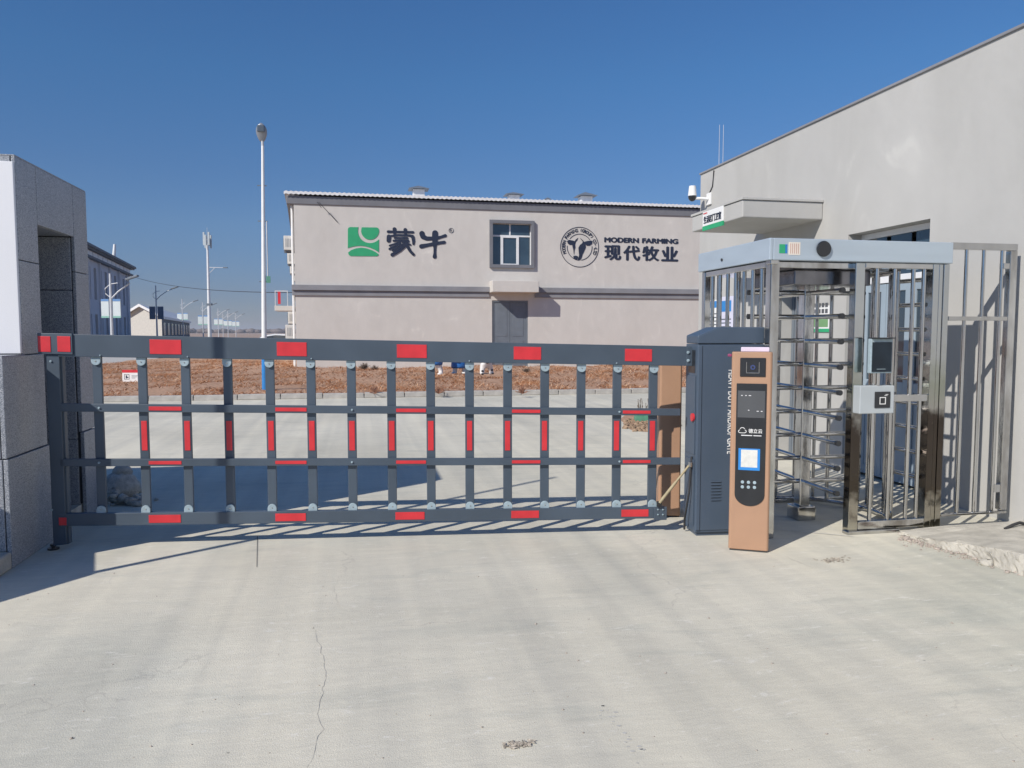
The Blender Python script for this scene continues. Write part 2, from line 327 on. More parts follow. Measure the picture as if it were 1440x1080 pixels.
def disc(mb, c, r, y0, y1, n=24, a0=0, a1=360):
    pl = [(c[0] + r * math.cos(R(a0 + (a1 - a0) * i / n)), c[1] + r * math.sin(R(a0 + (a1 - a0) * i / n))) for i in range(n if a1 - a0 >= 360 else n + 1)]
    return mb.prism(pl, y0, y1)

# ------------------------------------------------------------------ ground
KY = G(720, 556).y                                # kerb line of the grass bed
YB = G(690, 519.5).y                              # front wall of the long building
XM = G(27, 789, 0.0).x                            # right side plane of the sign monument (set below again)
def sheet(name, pts, z, mt):
    o = MB().add([(p[0], p[1], z) for p in pts], [tuple(range(len(pts)))]).build(name, mt); return struct(o)
sheet('ground', [(-2500, -400), (2500, -400), (2500, 4500), (-2500, 4500)], -.03, FIELD)
yard = MB()
nx, ny = 60, 60
X0, X1, Y0_, Y1_ = -26., 40., -30., KY
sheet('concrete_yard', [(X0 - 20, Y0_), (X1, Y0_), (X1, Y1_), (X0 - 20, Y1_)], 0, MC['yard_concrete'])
XR = G(235, 503).x                                # right edge of the access road
sheet('access_road', [(XR - 9, KY), (XR, KY), (XR - 4, 420), (XR - 11, 420)], .0, ROADC)
# joints in the concrete
jl = MB()
p0, p1 = G(362, 754), G(361, 798)
jl.add([p0 + Vector((-.002, 0, .004)), p0 + Vector((.002, 0, .004)), p1 + Vector((.0015, 0, .004)), p1 + Vector((-.0015, 0, .004))], [(0, 1, 2, 3)])
struct(jl.build('paving_joint', SEAM))
jm = MB()
for ya, yb in ((711, 713.5), (725.5, 731.5), (743.5, 755)):
    a_, b_ = G(1080, ya), G(1200, yb)
    n_ = (b_ - a_).normalized().cross(UP) * .006
    jm.add([a_ - n_ + UP * .004, b_ - n_ + UP * .004, b_ + n_ + UP * .004, a_ + n_ + UP * .004], [(0, 1, 2, 3)])
struct(jm.build('paving_joint', SEAML))

def ribbon(path, wd, name, mt, seed):
    rnd = random.Random(seed); P = []
    for i in range(len(path) - 1):
        a_, b_ = G(*path[i]), G(*path[i + 1]); k = max(2, int((b_ - a_).length / .035))
        for j in range(k): P.append(a_.lerp(b_, j / k) + Vector((rnd.uniform(-.009, .009), rnd.uniform(-.006, .006), .0015)))
    P.append(G(*path[-1]) + UP * .0015); m = MB(); vs = []
    for i, p in enumerate(P):
        w_ = wd * rnd.uniform(.35, 1.) * min(1, .25 + min(i, len(P) - 1 - i) * .2); vs += [p - Vector((w_, 0, 0)), p + Vector((w_, 0, 0))]
    m.add(vs, [(2 * i, 2 * i + 1, 2 * i + 3, 2 * i + 2) for i in range(len(P) - 1)]); return struct(m.build(name, mt))
CRK = mat('crack_line', (.47, .45, .405), .95, var=.2, scale=30)
ribbon([(468, 822), (472, 838), (476, 856)], .0013, 'concrete_crack', CRK, 1)
ribbon([(440, 880), (446, 902), (455, 922), (458, 945), (450, 985), (446, 1012), (454, 1026), (443, 1044), (438, 1062), (430, 1085)], .0014, 'concrete_crack', CRK, 2)
ribbon([(1105, 782), (1120, 790), (1145, 799)], .004, 'concrete_crack', CRK, 4)
ms = MB(); rnd = random.Random(77)
for i in range(22):
    t_ = rnd.random(); px, py = 842 + 62 * t_ + rnd.gauss(0, 6), 992 + 76 * t_ + rnd.gauss(0, 6); p = G(px, py); r0 = rnd.uniform(.003, .007)
    ms.prism([(p.x + r0 * 1.7 * math.cos(k * .785), p.y + r0 * math.sin(k * .785) * rnd.uniform(.7, 1.2)) for k in range(8)], .0004, .0016, axis='z')
stuff(ms.build('damp_spots', mat('damp_spot', (.49, .48, .44), .8, var=.1, scale=20)))

# ------------------------------------------------------------------ distant tree line
def treeline():
    mb = MB(); rnd = random.Random(3)
    for i in range(900):
        x = -1500 + i * 3.0 + rnd.random() * 2; y = 1150 + rnd.random() * 160; h = 4.5 + rnd.random() * 2.5; w_ = 5 + rnd.random() * 6
        mb.ball((x, y, h * .45), w_, w_ * .8, h * .6, 6, 4, .5, i)
    return stuff(mb.build('far_tree_belt', mat('far_trees', (.17, .135, .12), .95, var=.2, scale=.05)))
treeline()

# ------------------------------------------------------------------ grass bed with its kerb
XG0 = XR + .1
GB_Y0 = KY + .17
mb = MB(); rnd = random.Random(11)
gx0, gx1, gnx, gny = XG0, 30., 150, 60
GTOP = YB - .02
def gz(x, y):
    t_ = (y - GB_Y0) / 14
    return .085 + .05 * math.sin(x * .8 + y * .5) * min(1, max(0, t_ * 5)) * .6 + .05 * min(1, max(0, t_)) + .03 * math.sin(x * 2.3 - y * 1.7) * min(1, max(0, t_ * 5))
NYG = 56; NXG = 130
xe = [gx0 + (gx1 - gx0) * i / NXG for i in range(NXG + 1)]; ye = [GB_Y0 + (26.) * j / NYG for j in range(NYG + 1)]
vs = [(x, y, gz(x, y)) for y in ye for x in xe]
fs = [(j * (NXG + 1) + i, j * (NXG + 1) + i + 1, (j + 1) * (NXG + 1) + i + 1, (j + 1) * (NXG + 1) + i) for j in range(NYG) for i in range(NXG)]
mb.add(vs, fs, True); struct(mb.build('grass_bed_soil', SOIL))
def grass():
    mb = MB(); rnd = random.Random(5)
    from mathutils import noise as mn
    n = 0
    while n < 95000:
        x = rnd.uniform(gx0 + .05, 14); y = GB_Y0 + .05 + (rnd.random() ** 1.15) * 22
        dn = mn.noise(Vector((x * .9, y * .35, 0)))
        if rnd.random() > .62 + dn * 1.1: n += 1; continue
        if y > YB - .1 and x > XBL - .1: n += 1; continue
        n += 1
        h = rnd.uniform(.02, .10) * (1 + .8 * max(0, dn)); az = rnd.gauss(0, .8) + (0 if rnd.random() < .5 else math.pi)
        lean = rnd.uniform(.8, 4.0) * h; wd = rnd.uniform(.008, .02); z = gz(x, y) - .01
        dx, dy = math.cos(az) * lean, math.sin(az) * lean * .6
        mb.m = 0 if dn + rnd.gauss(0, .25) > .12 else (1 if rnd.random() < .7 else 2)
        px_, py_ = -math.sin(az) * wd, math.cos(az) * wd
        px_ += wd * .5
        mb.add([(x - px_, y - py_, z), (x + px_, y + py_, z), (x + dx, y + dy, z + h)], [(0, 1, 2)])
    me = bpy.data.meshes.new('dry_grass'); me.from_pydata(mb.v, [], mb.f)
    for m in STRAW: me.materials.append(m)
    me.polygons.foreach_set('material_index', mb.mi); o = bpy.data.objects.new('dry_grass', me); COL.objects.link(o); return stuff(o)
XBL = onY(415, 400, YB).x
grass()
# kerb: individual stones
kerb = struct(B(XG0 - .02, 30, KY + .002, KY + .15, -.02, .06).build('kerb', KERB))
kx = XG0; ks = None; k_i = 0
while kx < 16:
    L_ = .98
    if ks is None:
        ks = B(0, L_ - .02, -.02, .16, .0, .125).build('kerb_stone', KERB, kerb, .012); o = ks
    else: o = dup(ks, parent=kerb)
    o.location = (kx, KY, random.uniform(-.006, .006)); o.rotation_euler = (random.uniform(-.02, .02), 0, random.uniform(-.006, .006))
    kx += L_; k_i += 1

# ------------------------------------------------------------------ long two-storey building
def xsd(y): return XBL - (y - YB) * .064
def main_building():
    r = root('long_building', 'long pale two-storey building with grey belt course and corrugated roof behind the gate', 'building', (0, 0, 0))
    XR_ = onY(1060, 400, YB).x + 4; D = 34.
    zt = onY(415, 287, YB).z                       # underside of fascia
    zf = onY(415, 275, YB - .05).z
    xd0, xd1 = onY(692, 440, YB).x, onY(742.5, 440, YB).x; zd = onY(715, 422.5, YB).z
    xw0, xw1 = onY(691, 350, YB).x, onY(748, 350, YB).x; zw0, zw1 = onY(715, 374, YB).z, onY(715, 313, YB).z
    # front wall with real openings
    m = MB()
    def wall_strip(x0, x1, z0, z1): m.box(x0, x1, YB, YB + .3, z0, z1)
    wall_strip(XBL, xd0, 0, zd); wall_strip(xd1, XR_, 0, zd); wall_strip(XBL, XR_, zd, zw0)
    wall_strip(XBL, xw0, zw0, zw1); wall_strip(xw1, XR_, zw0, zw1); wall_strip(XBL, XR_, zw1, zf)
    m.prism([(XBL, YB + .3), (XBL + .3, YB + .3), (xsd(YB + D) + .3, YB + D), (xsd(YB + D), YB + D)], 0, zf, axis='z'); m.box(XR_ - .3, XR_, YB + .3, YB + D, 0, zf); m.box(xsd(YB + D), XR_, YB + D, YB + D + .3, 0, zf)
    m.box(XBL + .3, XR_ - .3, YB + 3, YB + 3.1, 0, zf)
    m.build('wall', W_MAIN, r)
    # belt course in two runs, upper lit lip and lower set-back band
    zb = [onY(415, p, YB).z for p in (415.5, 408, 400.5)]
    xc0, xc1 = onY(692.5, 400, YB - .8).x, onY(758, 400, YB - .8).x
    for x0, x1 in ((XBL - .12, xc0 - .002), (xc1 + .002, XR_)):
        mm = MB(); mm.box(x0, x1, YB - .14, YB - .001, zb[1], zb[2]); mm.box(x0, x1, YB - .06, YB - .001, zb[0], zb[1] - .001)
        mm.build('belt_course', GTRIM, r, .01)
    mm = MB(); mm.prism([(XBL - .14, YB), (XBL - .001, YB), (xsd(YB + D) - .001, YB + D), (xsd(YB + D) - .14, YB + D)], zb[1], zb[2], axis='z'); mm.build('belt_course', GTRIM, r)
    # canopy over the door
    zc0 = onY(720, 410.8, YB - .8).z; zc1 = onY(690, 394, YB - .8).z
    B(xc0, xc1, YB - .8, YB - .001, zc0, zc1).build('door_canopy', W_MAIN, r, .02)
    # roof: fascia, white corrugated edge and sheet
    B(XBL - .28, XR_, YB - .05, YB + .3, zt + .0, zf + .0).build('eave_fascia', EAVE, r, .02)
    MB().prism([(XBL - .28, YB + .3), (XBL - .002, YB + .3), (xsd(YB + D) - .002, YB + D), (xsd(YB + D) - .28, YB + D)], zt + .04, zf, axis='z').build('eave_fascia', EAVE, r)
    mr = MB(); nn = 260; xs = [XBL - .36 + (XR_ - XBL + .36) * i / nn for i in range(nn + 1)]
    ridge = YB + D / 2; zr = zf + 1.15
    vs = []
    for i, x in enumerate(xs):
        dz = .035 * (i % 2)
        k_ = 1 - i / nn
        vs += [(x, YB - .16, zf + .03 + dz), (x - k_ * D / 2 * .064, ridge, zr + dz), (x - k_ * D * .064, YB + D + .4, zf + .03 + dz), (x, YB - .16, zf + .14 + dz)]
    fs = []
    for i in range(nn):
        a_, b_ = i * 4, i * 4 + 4
        fs += [(a_ + 3, b_ + 3, b_ + 1, a_ + 1), (a_ + 1, b_ + 1, b_ + 2, a_ + 2), (a_, b_, b_ + 3, a_ + 3)]
    mr.add(vs, fs); mr.build('roof_sheet', ROOFW, r)
    # gable ends
    mg = MB(); mg.add([(XBL, YB, zf + .001), (xsd(YB + D), YB + D, zf + .001), (xsd(ridge), ridge, zr - .04), (XBL + .2, YB, zf + .001), (xsd(YB + D) + .2, YB + D, zf + .001), (xsd(ridge) + .2, ridge, zr - .04)], [(0, 1, 2), (5, 4, 3), (0, 3, 4, 1), (1, 4, 5, 2), (2, 5, 3, 0)]); mg.build('gable', W_MAIN, r)
    # window
    m = MB(); t_ = .14
    x0, x1, z0, z1 = xw0 - .09, xw1 + .09, zw0 - .09, zw1 + .09
    m.box(x0, x1, YB - .12, YB - .001, z1 - t_, z1); m.box(x0, x1, YB - .12, YB - .001, z0, z0 + t_)
    m.box(x0, x0 + t_, YB - .12, YB - .001, z0 + t_, z1 - t_); m.box(x1 - t_, x1, YB - .12, YB - .001, z0 + t_, z1 - t_)
    win = m.build('window', EAVE, r, .008)
    fx0, fx1, fz0, fz1 = xw0 + .001, xw1 - .001, zw0 + .001, zw1 - .001
    m = MB(); f = .055; yb0, yb1 = YB + .13, YB + .19
    zt_ = fz0 + (fz1 - fz0) * .70
    m.box(fx0, fx1, yb0, yb1, fz0, fz0 + f); m.box(fx0, fx1, yb0, yb1, fz1 - f, fz1); m.box(fx0, fx0 + f, yb0, yb1, fz0 + f, fz1 - f); m.box(fx1 - f, fx1, yb0, yb1, fz0 + f, fz1 - f)
    m.box(fx0 + f, fx1 - f, yb0 - .005, yb1, zt_ - .035, zt_ + .035)
    W_ = fx1 - fx0; xm = fx0 + W_ * .47; m.box(xm - .03, xm + .03, yb0, yb1, zt_ + .035, fz1 - f)
    xa, xb = fx0 + W_ * .27, fx0 + W_ * .66
    for q in (xa, xb): m.box(q - .055, q + .055, yb0 - .02, yb1, fz0 + f, zt_ - .035)
    m.box(xa + .055, xb - .055, yb0 - .02, yb1, zt_ - .08, zt_ - .036); m.box(xa + .055, xb - .055, yb0 - .02, yb1, fz0 + f, fz0 + f + .05)
    m.build('frame', WFRAME, win, .004)
    for q0, q1, s0, s1 in ((fx0 + f, xa - .055, fz0 + f, zt_ - .035), (xa + .055, xb - .055, fz0 + f + .05, zt_ - .08), (xb + .055, fx1 - f, fz0 + f, zt_ - .035), (fx0 + f, xm - .03, zt_ + .035, fz1 - f), (xm + .03, fx1 - f, zt_ + .035, fz1 - f)):
        B(q0, q1, yb0 + .025, yb0 + .035, s0, s1).build('pane', GLASS, win)
    # double steel door
    dm = (xd0 + xd1) / 2
    dr = MB(); dr.box(xd0 + .001, xd0 + .07, YB + .03, YB + .13, 0.08, zd - .001); dr.box(xd1 - .07, xd1 - .001, YB + .03, YB + .13, 0.08, zd - .001); dr.box(xd0 + .07, xd1 - .07, YB + .03, YB + .13, zd - .08, zd - .001)
    door = dr.build('door', DOORG, r, .004)
    for q0, q1 in ((xd0 + .072, dm - .005), (dm + .005, xd1 - .072)):
        B(q0, q1, YB + .06, YB + .11, .08, zd - .082).build('door_leaf', DOORG, door, .004)
        for s0, s1 in ((.3, zd * .42), (zd * .48, zd - .25)): B(q0 + .12, q1 - .12, YB + .05, YB + .059, s0, s1).build('door_panel', DOORG, door, .01)
    # roof ventilators
    for px, pt, pb, sc in ((588.5, 261, 274.5, 1.), (722, 270, 281, .95), (823, 270, 285, 1.05), (770, 277.5, 284, .35)):
        Yv = YB + 3.2; c = onY(px, pb, Yv); top = onY(px, pt, Yv).z; h = top - c.z; q = .26 * sc
        v = MB(); v.box(c.x - q, c.x + q, Yv - q, Yv + q, c.z - .25, c.z + h * .52); vent = v.build('roof_vent', ROOFW, r)
        v = MB(); k = q * 1.75; zc = c.z + h * .56
        vs = [(c.x - k, Yv - k, zc), (c.x + k, Yv - k, zc), (c.x + k, Yv + k, zc), (c.x - k, Yv + k, zc), (c.x, Yv, top)]
        v.add(vs, [(0, 1, 2, 3), (0, 1, 4), (1, 2, 4), (2, 3, 4), (3, 0, 4)])
        for sx_ in (-.8, .8):
            for sy in (-.8, .8): v.tube([(c.x + q * sx_, Yv + q * sy, c.z + h * .5), (c.x + q * sx_, Yv + q * sy, zc + .02)], .03 * sc, 6)
        v.build('vent_cap', DOORG, vent)
    # slim wires on the eave
    a_ = onY(448, 284, YB - .3); b_ = onY(475, 313, YB - .04)
    MB().tube([a_, b_], .012, 6).build('eave_wire', RUBBER, r); a2 = onY(446, 284, YB - .3); MB().tube([a2, onY(452, 292, YB - .2)], .012, 6).build('eave_wire', RUBBER, r)
    # downpipe on the side
    MB().tube([(XBL - .1, YB + .35, 0), (XBL - .1, YB + .35, zt)], .05, 8).build('downpipe', WHITE, r)
    return r, xd0, xd1, zd, zf
main, XD0, XD1, ZD, ZEAVE = main_building()
# air conditioners on its left side, each a thing
AC = None
def ac_proto():
    r = root('air_conditioner', 'x', 'air conditioner', (0, 0, 0))
    B(-.42, -.06, 0, .85, 0, .58).build('casing', mat('ac_casing', (.66, .65, .61), .5, var=.06, scale=4), r, .02)
    m = MB()
    for k in range(5): m.box(-.34 + k * .055, -.325 + k * .055, -.006, -.001, .12, .46)
    m.build('grille', DOORG, r)
    m = MB(); m.tube([(-.425, .42, .3), (-.44, .42, .3)], .22, 16); m.build('fan_guard', SEAM, r)
    B(-.42, 0, .1, .14, -.06, -.001).build('bracket', DOORG, r); B(-.42, 0, .7, .74, -.06, -.001).build('bracket', DOORG, r)
    return r
ac = ac_proto(); first = True
for D, z, lab in ((.4, 5.05, 'largest and nearest air conditioner high on the left side of the pale building'),
                  (7, 5.05, 'second air conditioner below the roof corner on the left side of the building'),
                  (13.5, 5.05, 'third upper air conditioner along the left side of the building'),
                  (20, 5.05, 'farthest upper air conditioner just above the belt course on the left side'),
                  (6., 2.1, 'ground-floor air conditioner under the small side ledge of the building'),
                  (.5, 1.42, 'lowest air conditioner beside the white car at the building corner')):
    Y = YB + D
    o = ac if first else copy_tree(ac); first = False
    o['label'] = lab; o['group'] = 'air conditioners on the side of the long building'; o.location = (xsd(Y) - .002, Y, z - .1); o.rotation_euler = (0, 0, math.atan(.064))
# small ledge canopy with a red cloth on the side wall
Yl = YB + 3.5; XB2 = xsd(Yl) - .1; zl = onY(405, 437, Yl).z
lg = B(XB2 - .85, XB2 - .002, Yl, Yl + 1.6, zl, zl + .22).build('side_ledge', W_MAIN, main, .01)
r_ = MB(); r_.box(XB2 - .83, XB2 - .80, Yl + .02, Yl + .05, zl + .221, zl + .9); r_.box(XB2 - .3, XB2 - .27, Yl + .02, Yl + .05, zl + .221, zl + .9); r_.box(XB2 - .80, XB2 - .3, Yl + .02, Yl + .05, zl + .86, zl + .9)
r_.build('ledge_railing', GALV, main)
B(XB2 - .70, XB2 - .58, Yl + .0, Yl + .019, zl + .3, zl + .85).build('red_cloth', RED, main)

# wall lettering and emblems ------------------------------------------------
YS = YB - .002
def stroke_poly(mb, pts, k, y0):
    """Brush stroke: discs of varying radius along a path with tangent quads between, as one raised piece each."""
    P = [(onY(470 + x / 7.579, 290 + y / 7.579, YS), rr / 7.579 / F * YB * 1.02 / math.cos(YAW) * .97) for x, y, rr in pts]
    for i, (p, r) in enumerate(P):
        disc(mb, (p.x, p.z), r, y0 - .001 * k, y0 - .014 - .001 * k - .0004 * i, 14)
        if i:
            q, r0 = P[i - 1]; d = Vector((p.x - q.x, 0, p.z - q.z)); 
            if d.length < 1e-4: continue
            n = Vector((-d.z, 0, d.x)).normalized()
            a1, a2 = q + n * r0, p + n * r; b1, b2 = q - n * r0, p - n * r
            mb.prism([(a1.x, a1.z), (a2.x, a2.z), (b2.x, b2.z), (b1.x, b1.z)], y0 - .001 * k, y0 - .0142 - .001 * k - .0004 * i - .0002)
sg = root('brand_sign', 'green square logo with two bold black calligraphic characters on the upper left wall', 'wall sign', (0, 0, 0))
meng = [[(575, 272, 15), (640, 274, 12), (840, 278, 13)], [(642, 245, 20), (645, 305, 14)], [(757, 252, 19), (760, 300, 14)],
        [(600, 318, 10), (680, 308, 11), (800, 312, 12), (835, 322, 16)], [(583, 325, 23), (580, 366, 22)], [(838, 330, 18), (845, 370, 16), (844, 402, 12)],
        [(642, 338, 9), (780, 340, 10)], [(632, 368, 11), (700, 366, 12), (785, 372, 16)], [(700, 385, 10), (650, 400, 9), (590, 420, 9)],
        [(705, 400, 10), (650, 428, 12), (590, 456, 12)], [(728, 412, 12), (680, 445, 11), (625, 472, 12)], [(750, 425, 16), (700, 470, 16), (617, 518, 18)],
        [(735, 388, 14), (775, 420, 17), (810, 480, 15), (843, 514, 15)], [(775, 398, 10), (810, 410, 9)]]
niu = [[(935, 292, 28), (945, 325, 26), (985, 345, 22), (1050, 345, 20)], [(1075, 288, 31), (1074, 340, 32), (1072, 390, 26), (1073, 450, 15), (1072, 500, 14), (1070, 538, 21)],
       [(1080, 345, 20), (1140, 328, 14), (1183, 314, 17)], [(928, 428, 23), (1000, 414, 18), (1070, 400, 20), (1130, 390, 16), (1172, 385, 17)]]
for strokes in (meng, niu):
    mb = MB()
    for k, s in enumerate(strokes): stroke_poly(mb, s, k, YS)
    mb.build('character', NAVY, sg)
def wp(x, y): p = onY(470 + x / 7.579, 290 + y / 7.579, YS); return (p.x, p.z)
# green logo: three pieces separated by pale curves
cc, rin, rout = (382, 262), 95, 131
A_ = [(145, 245), (152, 230), (168, 222)]
A_ += [(382 + rout * math.cos(R(t)), 262 + rout * math.sin(R(t))) for t in range(198, 45, -8)]
A_ += [(475, 355), (475, 492), (430, 462), (380, 440), (330, 426), (280, 421), (230, 424), (180, 434), (145, 446)]
A_ = [p if not (p[1] < 228 and p[0] > 200) else (p[0], 224) for p in A_]
B_ = [(382 + rin * math.cos(R(t)), 262 + rin * math.sin(R(t))) for t in range(200, -8, -8)]; B_ += [(474, 245), (466, 232), (450, 227), (296, 225)]
C_ = [(147, 495), (180, 468), (230, 450), (285, 442), (340, 448), (400, 468), (440, 488), (474, 512), (468, 526), (452, 533), (172, 531), (156, 520)]
for k, pl in enumerate((A_, B_, C_)):
    MB().prism([wp(*p) for p in pl], YS, YS - .015).build('logo_piece', GREEN, sg)
# registered mark
mb = MB(); c = wp(1246, 259); r1 = abs(wp(1272, 0)[0] - wp(1246, 0)[0]); r0 = r1 * .86; nn = 24
for i in range(nn):
    a0, a1 = 2 * math.pi * i / nn, 2 * math.pi * (i + 1) / nn
    mb.prism([(c[0] + r0 * math.cos(a0), c[1] + r0 * math.sin(a0)), (c[0] + r1 * math.cos(a0), c[1] + r1 * math.sin(a0)), (c[0] + r1 * math.cos(a1), c[1] + r1 * math.sin(a1)), (c[0] + r0 * math.cos(a1), c[1] + r0 * math.sin(a1))], YS, YS - .015)
mb.build('registered_ring', NAVY, sg)
txt('registered_letter', 'R', NAVY, T((c[0], YS, c[1])), r1 * .75, r1 * 1.0, sg, .012)
# round cow emblem and lettering
def w2(x, y): p = onY(770 + x / 6.857, 300 + y / 6.857, YS); return (p.x, p.z)
em = root('farm_sign', 'round cow-head emblem with dark lettering and characters right of the upper window', 'wall sign', (0, 0, 0))
def ring(c, rx, w_, name, a0=0, a1=360, n=64):
    mb = MB()
    for i in range(n):
        t0, t1 = R(a0 + (a1 - a0) * i / n), R(a0 + (a1 - a0) * (i + 1) / n)
        f = lambda t, q: (c[0] + q * math.cos(t), c[1] + q * math.sin(t))
        mb.prism([f(t0, rx - w_), f(t0, rx), f(t1, rx), f(t1, rx - w_)], YS, YS - .012)
    return mb.build(name, NAVY, em)
ce = w2(309, 326); RO = (w2(495, 0)[0] - w2(122, 0)[0]) / 2
ring(ce, RO, RO * .032, 'outer_ring')
ci = w2(309, 326); RI = RO * .66
ring(ci, RI, RO * .03, 'inner_ring', 35, 142); ring(ci, RI, RO * .03, 'inner_ring', 175, 245); ring(ci, RI, RO * .03, 'inner_ring', -82, 5)
L1 = [(187, 268), (205, 255), (240, 262), (262, 268), (272, 252), (294, 236), (286, 258), (272, 276), (265, 300), (268, 330), (260, 352), (254, 400), (248, 350), (240, 322), (238, 305), (212, 305), (195, 290)]
L2 = [(312, 236), (338, 258), (352, 275), (385, 266), (420, 262), (433, 270), (428, 296), (405, 313), (378, 313), (366, 300), (368, 330), (350, 370), (336, 400), (328, 430), (312, 452), (288, 455), (298, 428), (304, 402), (300, 370), (297, 330), (312, 305), (336, 286), (338, 270), (324, 254)]
L3 = [(248, 412), (268, 408), (288, 412), (296, 426), (287, 440), (282, 452), (262, 446), (250, 432)]
for i, pl in enumerate((L1, L2, L3)): MB().prism([w2(*p) for p in pl], YS, YS - .013 - .001 * i).build('cow_head', NAVY, em)
s_ = 'MODERN FARMING (GROUP) CO.,LTD'; rl = (RO + RI) / 2; n_ = len(s_)
for i, ch in enumerate(s_):
    if ch == ' ': continue
    an = R(200 - 222 * i / (n_ - 1)); x, z = ce[0] + rl * math.cos(an), ce[1] + rl * math.sin(an)
    M = T((x, YS, z)) @ Matrix.Rotation(R(90) - an, 4, 'Y'); hh = RO * (.17 if ch not in '.,' else .05)
    o = txt('ring_letter', ch, NAVY, M, RO * (.125 if ch not in '.,I()' else .05), hh, em, .012, .0, bold=.03)
a_, b_ = w2(548, 229), w2(1265, 301)
def wbox(x0, y0, x1, y1):
    p, q = w2(x0, y0), w2(x1, y1); q2 = w2(x1, y0)
    return T(((p[0] + q[0]) / 2, YS, (p[1] + q[1]) / 2)), q[0] - p[0], abs(q[1] - p[1])
# letters stand on a level line of the wall
x0l, x1l = w2(548, 0)[0], w2(1265, 0)[0]
zt_, zb_ = w2(548, 229)[1], w2(548, 280)[1]
for word, u0, u1 in (('MODERN', 548, 884), ('FARMING', 913, 1265)):
    xa, xb = w2(u0, 0)[0], w2(u1, 0)[0]; 
    txt('word', word, NAVY, T(((xa + xb) / 2, YS, (zt_ + zb_) / 2)), xb - xa, zt_ - zb_, em, .012, .0, bold=.065)
zt_, zb_ = w2(548, 305)[1], w2(548, 452)[1]
for i, ch in enumerate('现代牧业'):
    u0 = 548 + i * 184; xa, xb = w2(u0, 0)[0], w2(u0 + 166, 0)[0]
    txt('character', ch, NAVY, T(((xa + xb) / 2, YS, (zt_ + zb_) / 2)), xb - xa, zt_ - zb_, em, .012, .0, bold=.042)

